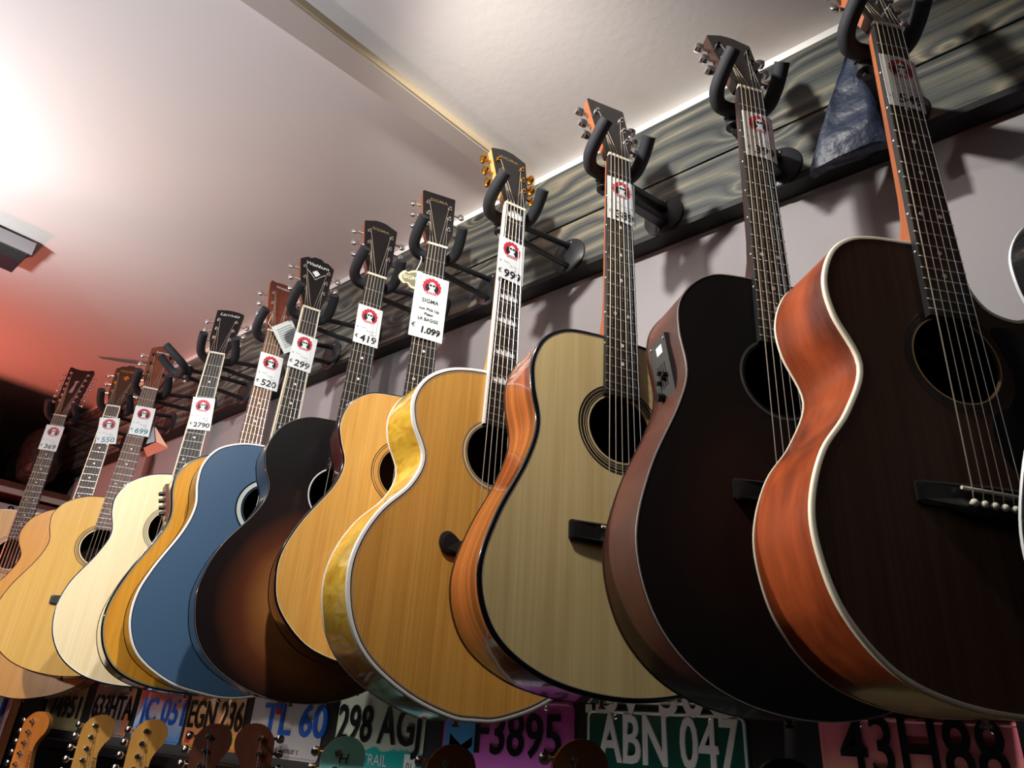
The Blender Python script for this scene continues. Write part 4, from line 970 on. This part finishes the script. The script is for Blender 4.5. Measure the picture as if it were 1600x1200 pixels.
# ------------------------------------------------------------------ far left: shelf with gig bags, records, post
def left_side():
    XS = -3.45
    sh = MB().box((0, 0, 0), (.50, 1.5, .03)).build('wall_shelf', wood('brown_shelf', srgb(110, 66, 50), srgb(80, 46, 36), .5), None, (XS-.2, .30, .775))
    tag(sh, 'brown wooden shelf under the black gig bags at far left', 'shelf')
    edge_ = MB().box((0, 0, 0), (.012, 1.5, .022)).build('shelf_edge', mat('pale_edge', srgb(190, 184, 180), .5), sh, (.256, 0, -.024))
    # lumpy black padded bags
    specs = [((-3.66, .40, .791), (.22, .40, .27), 'puffy black gig bag on the shelf, tallest of the pile', 3), ((-3.42, .885, .791), (.17, .075, .23), 'folded black gig bag on the shelf next to the plank wall', 5)]
    for c, d, lab, sd in specs:
        rnd = random.Random(sd); mb = MB(); n = 40; m_ = 20; vs = []
        ph = [rnd.uniform(0, 6) for _ in range(6)]
        for i in range(m_+1):
            v = i/m_; th = PI*v
            for j in range(n):
                a = 2*PI*j/n; q = .62
                sx = math.copysign(abs(math.sin(th))**q, 1)
                x = d[0]*sx*math.copysign(abs(math.cos(a))**.7, math.cos(a)); y = d[1]*sx*math.copysign(abs(math.sin(a))**.7, math.sin(a)); z = -math.cos(th)
                z = math.copysign(abs(z)**.7, z)*.5+.5
                wr = 1+.05*math.sin(5*a+ph[0]+z*6)+.04*math.sin(z*22+ph[1]+2*math.sin(a*3))
                vs.append((x*wr, y*wr, z*d[2]*(1+.06*math.sin(3*a+ph[2])*(z > .3))))
        mb.add(vs, [(i*n+j, i*n+(j+1) % n, (i+1)*n+(j+1) % n, (i+1)*n+j) for i in range(m_) for j in range(n)], True)
        e = empty('gig_bag', c); tag(e, lab, 'bag', 'black gig bags on the shelf')
        mb.build('shell', mat('black_nylon', srgb(11, 11, 13), .55, bump=(24, .7, .02)), e)
        MB().tube([(d[0]*.9, -d[1]*.5, d[2]*.55), (d[0]*1.06, 0, d[2]*.62), (d[0]*.9, d[1]*.5, d[2]*.55)], .009, 8).build('handle', mat('black_webbing', srgb(24, 24, 27), .7), e)
    # dark cabinet below with white boxes
    cb = empty('cabinet', (XS-.22, .3, FZ)); tag(cb, 'dark open cabinet under the shelf at far left', 'cabinet')
    dm = mat('dark_cabinet', srgb(24, 24, 28), .6)
    MB().box((-.2, 0, 1.125), (.03, 1.45, 2.25)).build('back_panel', dm, cb)
    for yy in (-.71, .0, .705): MB().box((0, yy, 1.125), (.36, .025, 2.25)).build('side_panel', dm, cb)
    MB().box((0, 0, 2.09), (.36, 1.45, .02)).build('shelf_board', dm, cb)
    for (px, py, wd, hh, lab, tx) in ((14, 806, .10, .10, 'white cardboard box with black print in the far left cabinet', 1), (72, 806, .08, .075, 'plain white cardboard box in the far left cabinet', 0)):
        p = atx(px, py, -3.47); e = empty('cardboard_box', (p.x-.08, p.y, FZ+2.1005)); tag(e, lab, 'box', 'white boxes in the cabinet')
        top_ = max(.06, atx(px, 787 if tx else 789, -3.47).z-(FZ+2.10))
        MB().box((0, 0, top_/2), (.14, wd, top_)).build('carton', mat('white_carton', srgb(205, 202, 205), .6), e)
        if tx: text('lettering', '9', .05, INK, e, (.0708, 0, top_*.78), (0, 0, PI/2), bold=.002)
    # record sleeves leaning in a rack, wooden post
    cols = [('cream', (214, 204, 180)), ('white', (220, 220, 222)), ('cobalt blue', (30, 84, 190)), ('navy', (30, 40, 80)), ('pink', (206, 120, 140)), ('pale grey', (196, 196, 200)), ('crimson', (150, 40, 52))]
    xa, xb, th = -3.13, -2.938, .192/len(cols)
    for i, (nm, c) in enumerate(cols):
        hh = .40+.010*math.sin(i*2.1)
        e = empty('book', (xa+th*(i+.5), .9925, -.39)); tag(e, nm+' book standing in the narrow rack at the bottom left', 'book', 'books in the narrow rack')
        MB().box((0, 0, hh/2), (th*.88, .072, hh)).build('cover', mat('cover_'+nm.replace(' ', '_'), srgb(*c), .35), e)
        MB().box((0, -.0364, hh*.62), (th*.3, .0010, hh*.4)).build('spine_print', mat('spine_print', srgb(120, 110, 110), .5), e)
    rk = empty('book_rack', (-3.02, .9925, FZ)); tag(rk, 'narrow dark rack with reddish wooden front post at the bottom left', 'rack')
    hz = -.39-FZ; dk_ = mat('dark_rack', srgb(16, 15, 17), .6)
    MB().box((0, 0, hz-.011), (.25, .076, .02)).build('rack_board', dk_, rk)
    MB().box((.112, 0, .75), (.012, .076, 1.50)).build('end_panel', dk_, rk)
    MB().box((-.125, 0, .75), (.012, .076, 1.50)).build('end_panel', dk_, rk)
    MB().box((.108, -.0445, .755), (.042, .012, 1.51)).build('front_post', wood('reddish_post', srgb(190, 116, 78), srgb(140, 80, 52), .5, 0, (60, 60, 6)), rk)
left_side()

# ------------------------------------------------------------------ black flood lamp under the ceiling
def flood():
    A = atz(47, 396, 1.165); B = atz(14, 424, 1.165); D = atz(-25, 364, 1.165)
    ex = (D-A).normalized(); ey = (B-A).normalized(); ey = (ey-ex*ey.dot(ex)).normalized()
    L_, Wd = .34, (B-A).length
    c = A+ex*L_/2+ey*Wd/2; ang = math.atan2(ex.y, ex.x)
    e = empty('flood_lamp', c, (0, 0, ang)); tag(e, 'black rectangular flood lamp fixed under the ceiling at the left edge', 'lamp')
    s = 1 if ex.cross(ey).z > 0 else -1
    b = MB().box((0, 0, .016), (L_, Wd, .032)).build('housing', mat('dark_housing', srgb(52, 46, 56), .4), e)
    MB().box((0, -s*Wd*.5-.002, .018), (L_+.01, .006, .040)).build('rim', mat('grey_rim', srgb(170, 168, 172), .4), e)
    MB().box((0, -s*Wd*.30, -.003), (L_*.98, Wd*.36, .007)).build('lens', mat('smoked_lens', srgb(60, 66, 66), .2), e)
    MB().tube([(L_*.2, 0, .03), (L_*.2, 0, .05)], .02, 12).build('bracket', BMETAL, e)
flood()

# ------------------------------------------------------------------ added disc below the key spot, blocks its steep downward light (above the frame)
sl_ = empty('light_blocker_disc', (-.55, .17, 1.0)); tag(sl_, 'small black added disc hanging from the ceiling, blocking the key light', 'lamp')
MB().lathe([(0, -.004), (.036, .004), (.036, .007), (0, 0)], 32, 'z').build('saucer', BMETAL, sl_)
MB().tube([(0, -.034, .004), (0, -.062, .06), (0, -.062, CZ-1.0)], .004, 8).build('rod', BMETAL, sl_)
MB().tube([(0, -.060, .1), (0, -.034, .1)], [.012, .016], 12).build('socket', BMETAL, sl_)
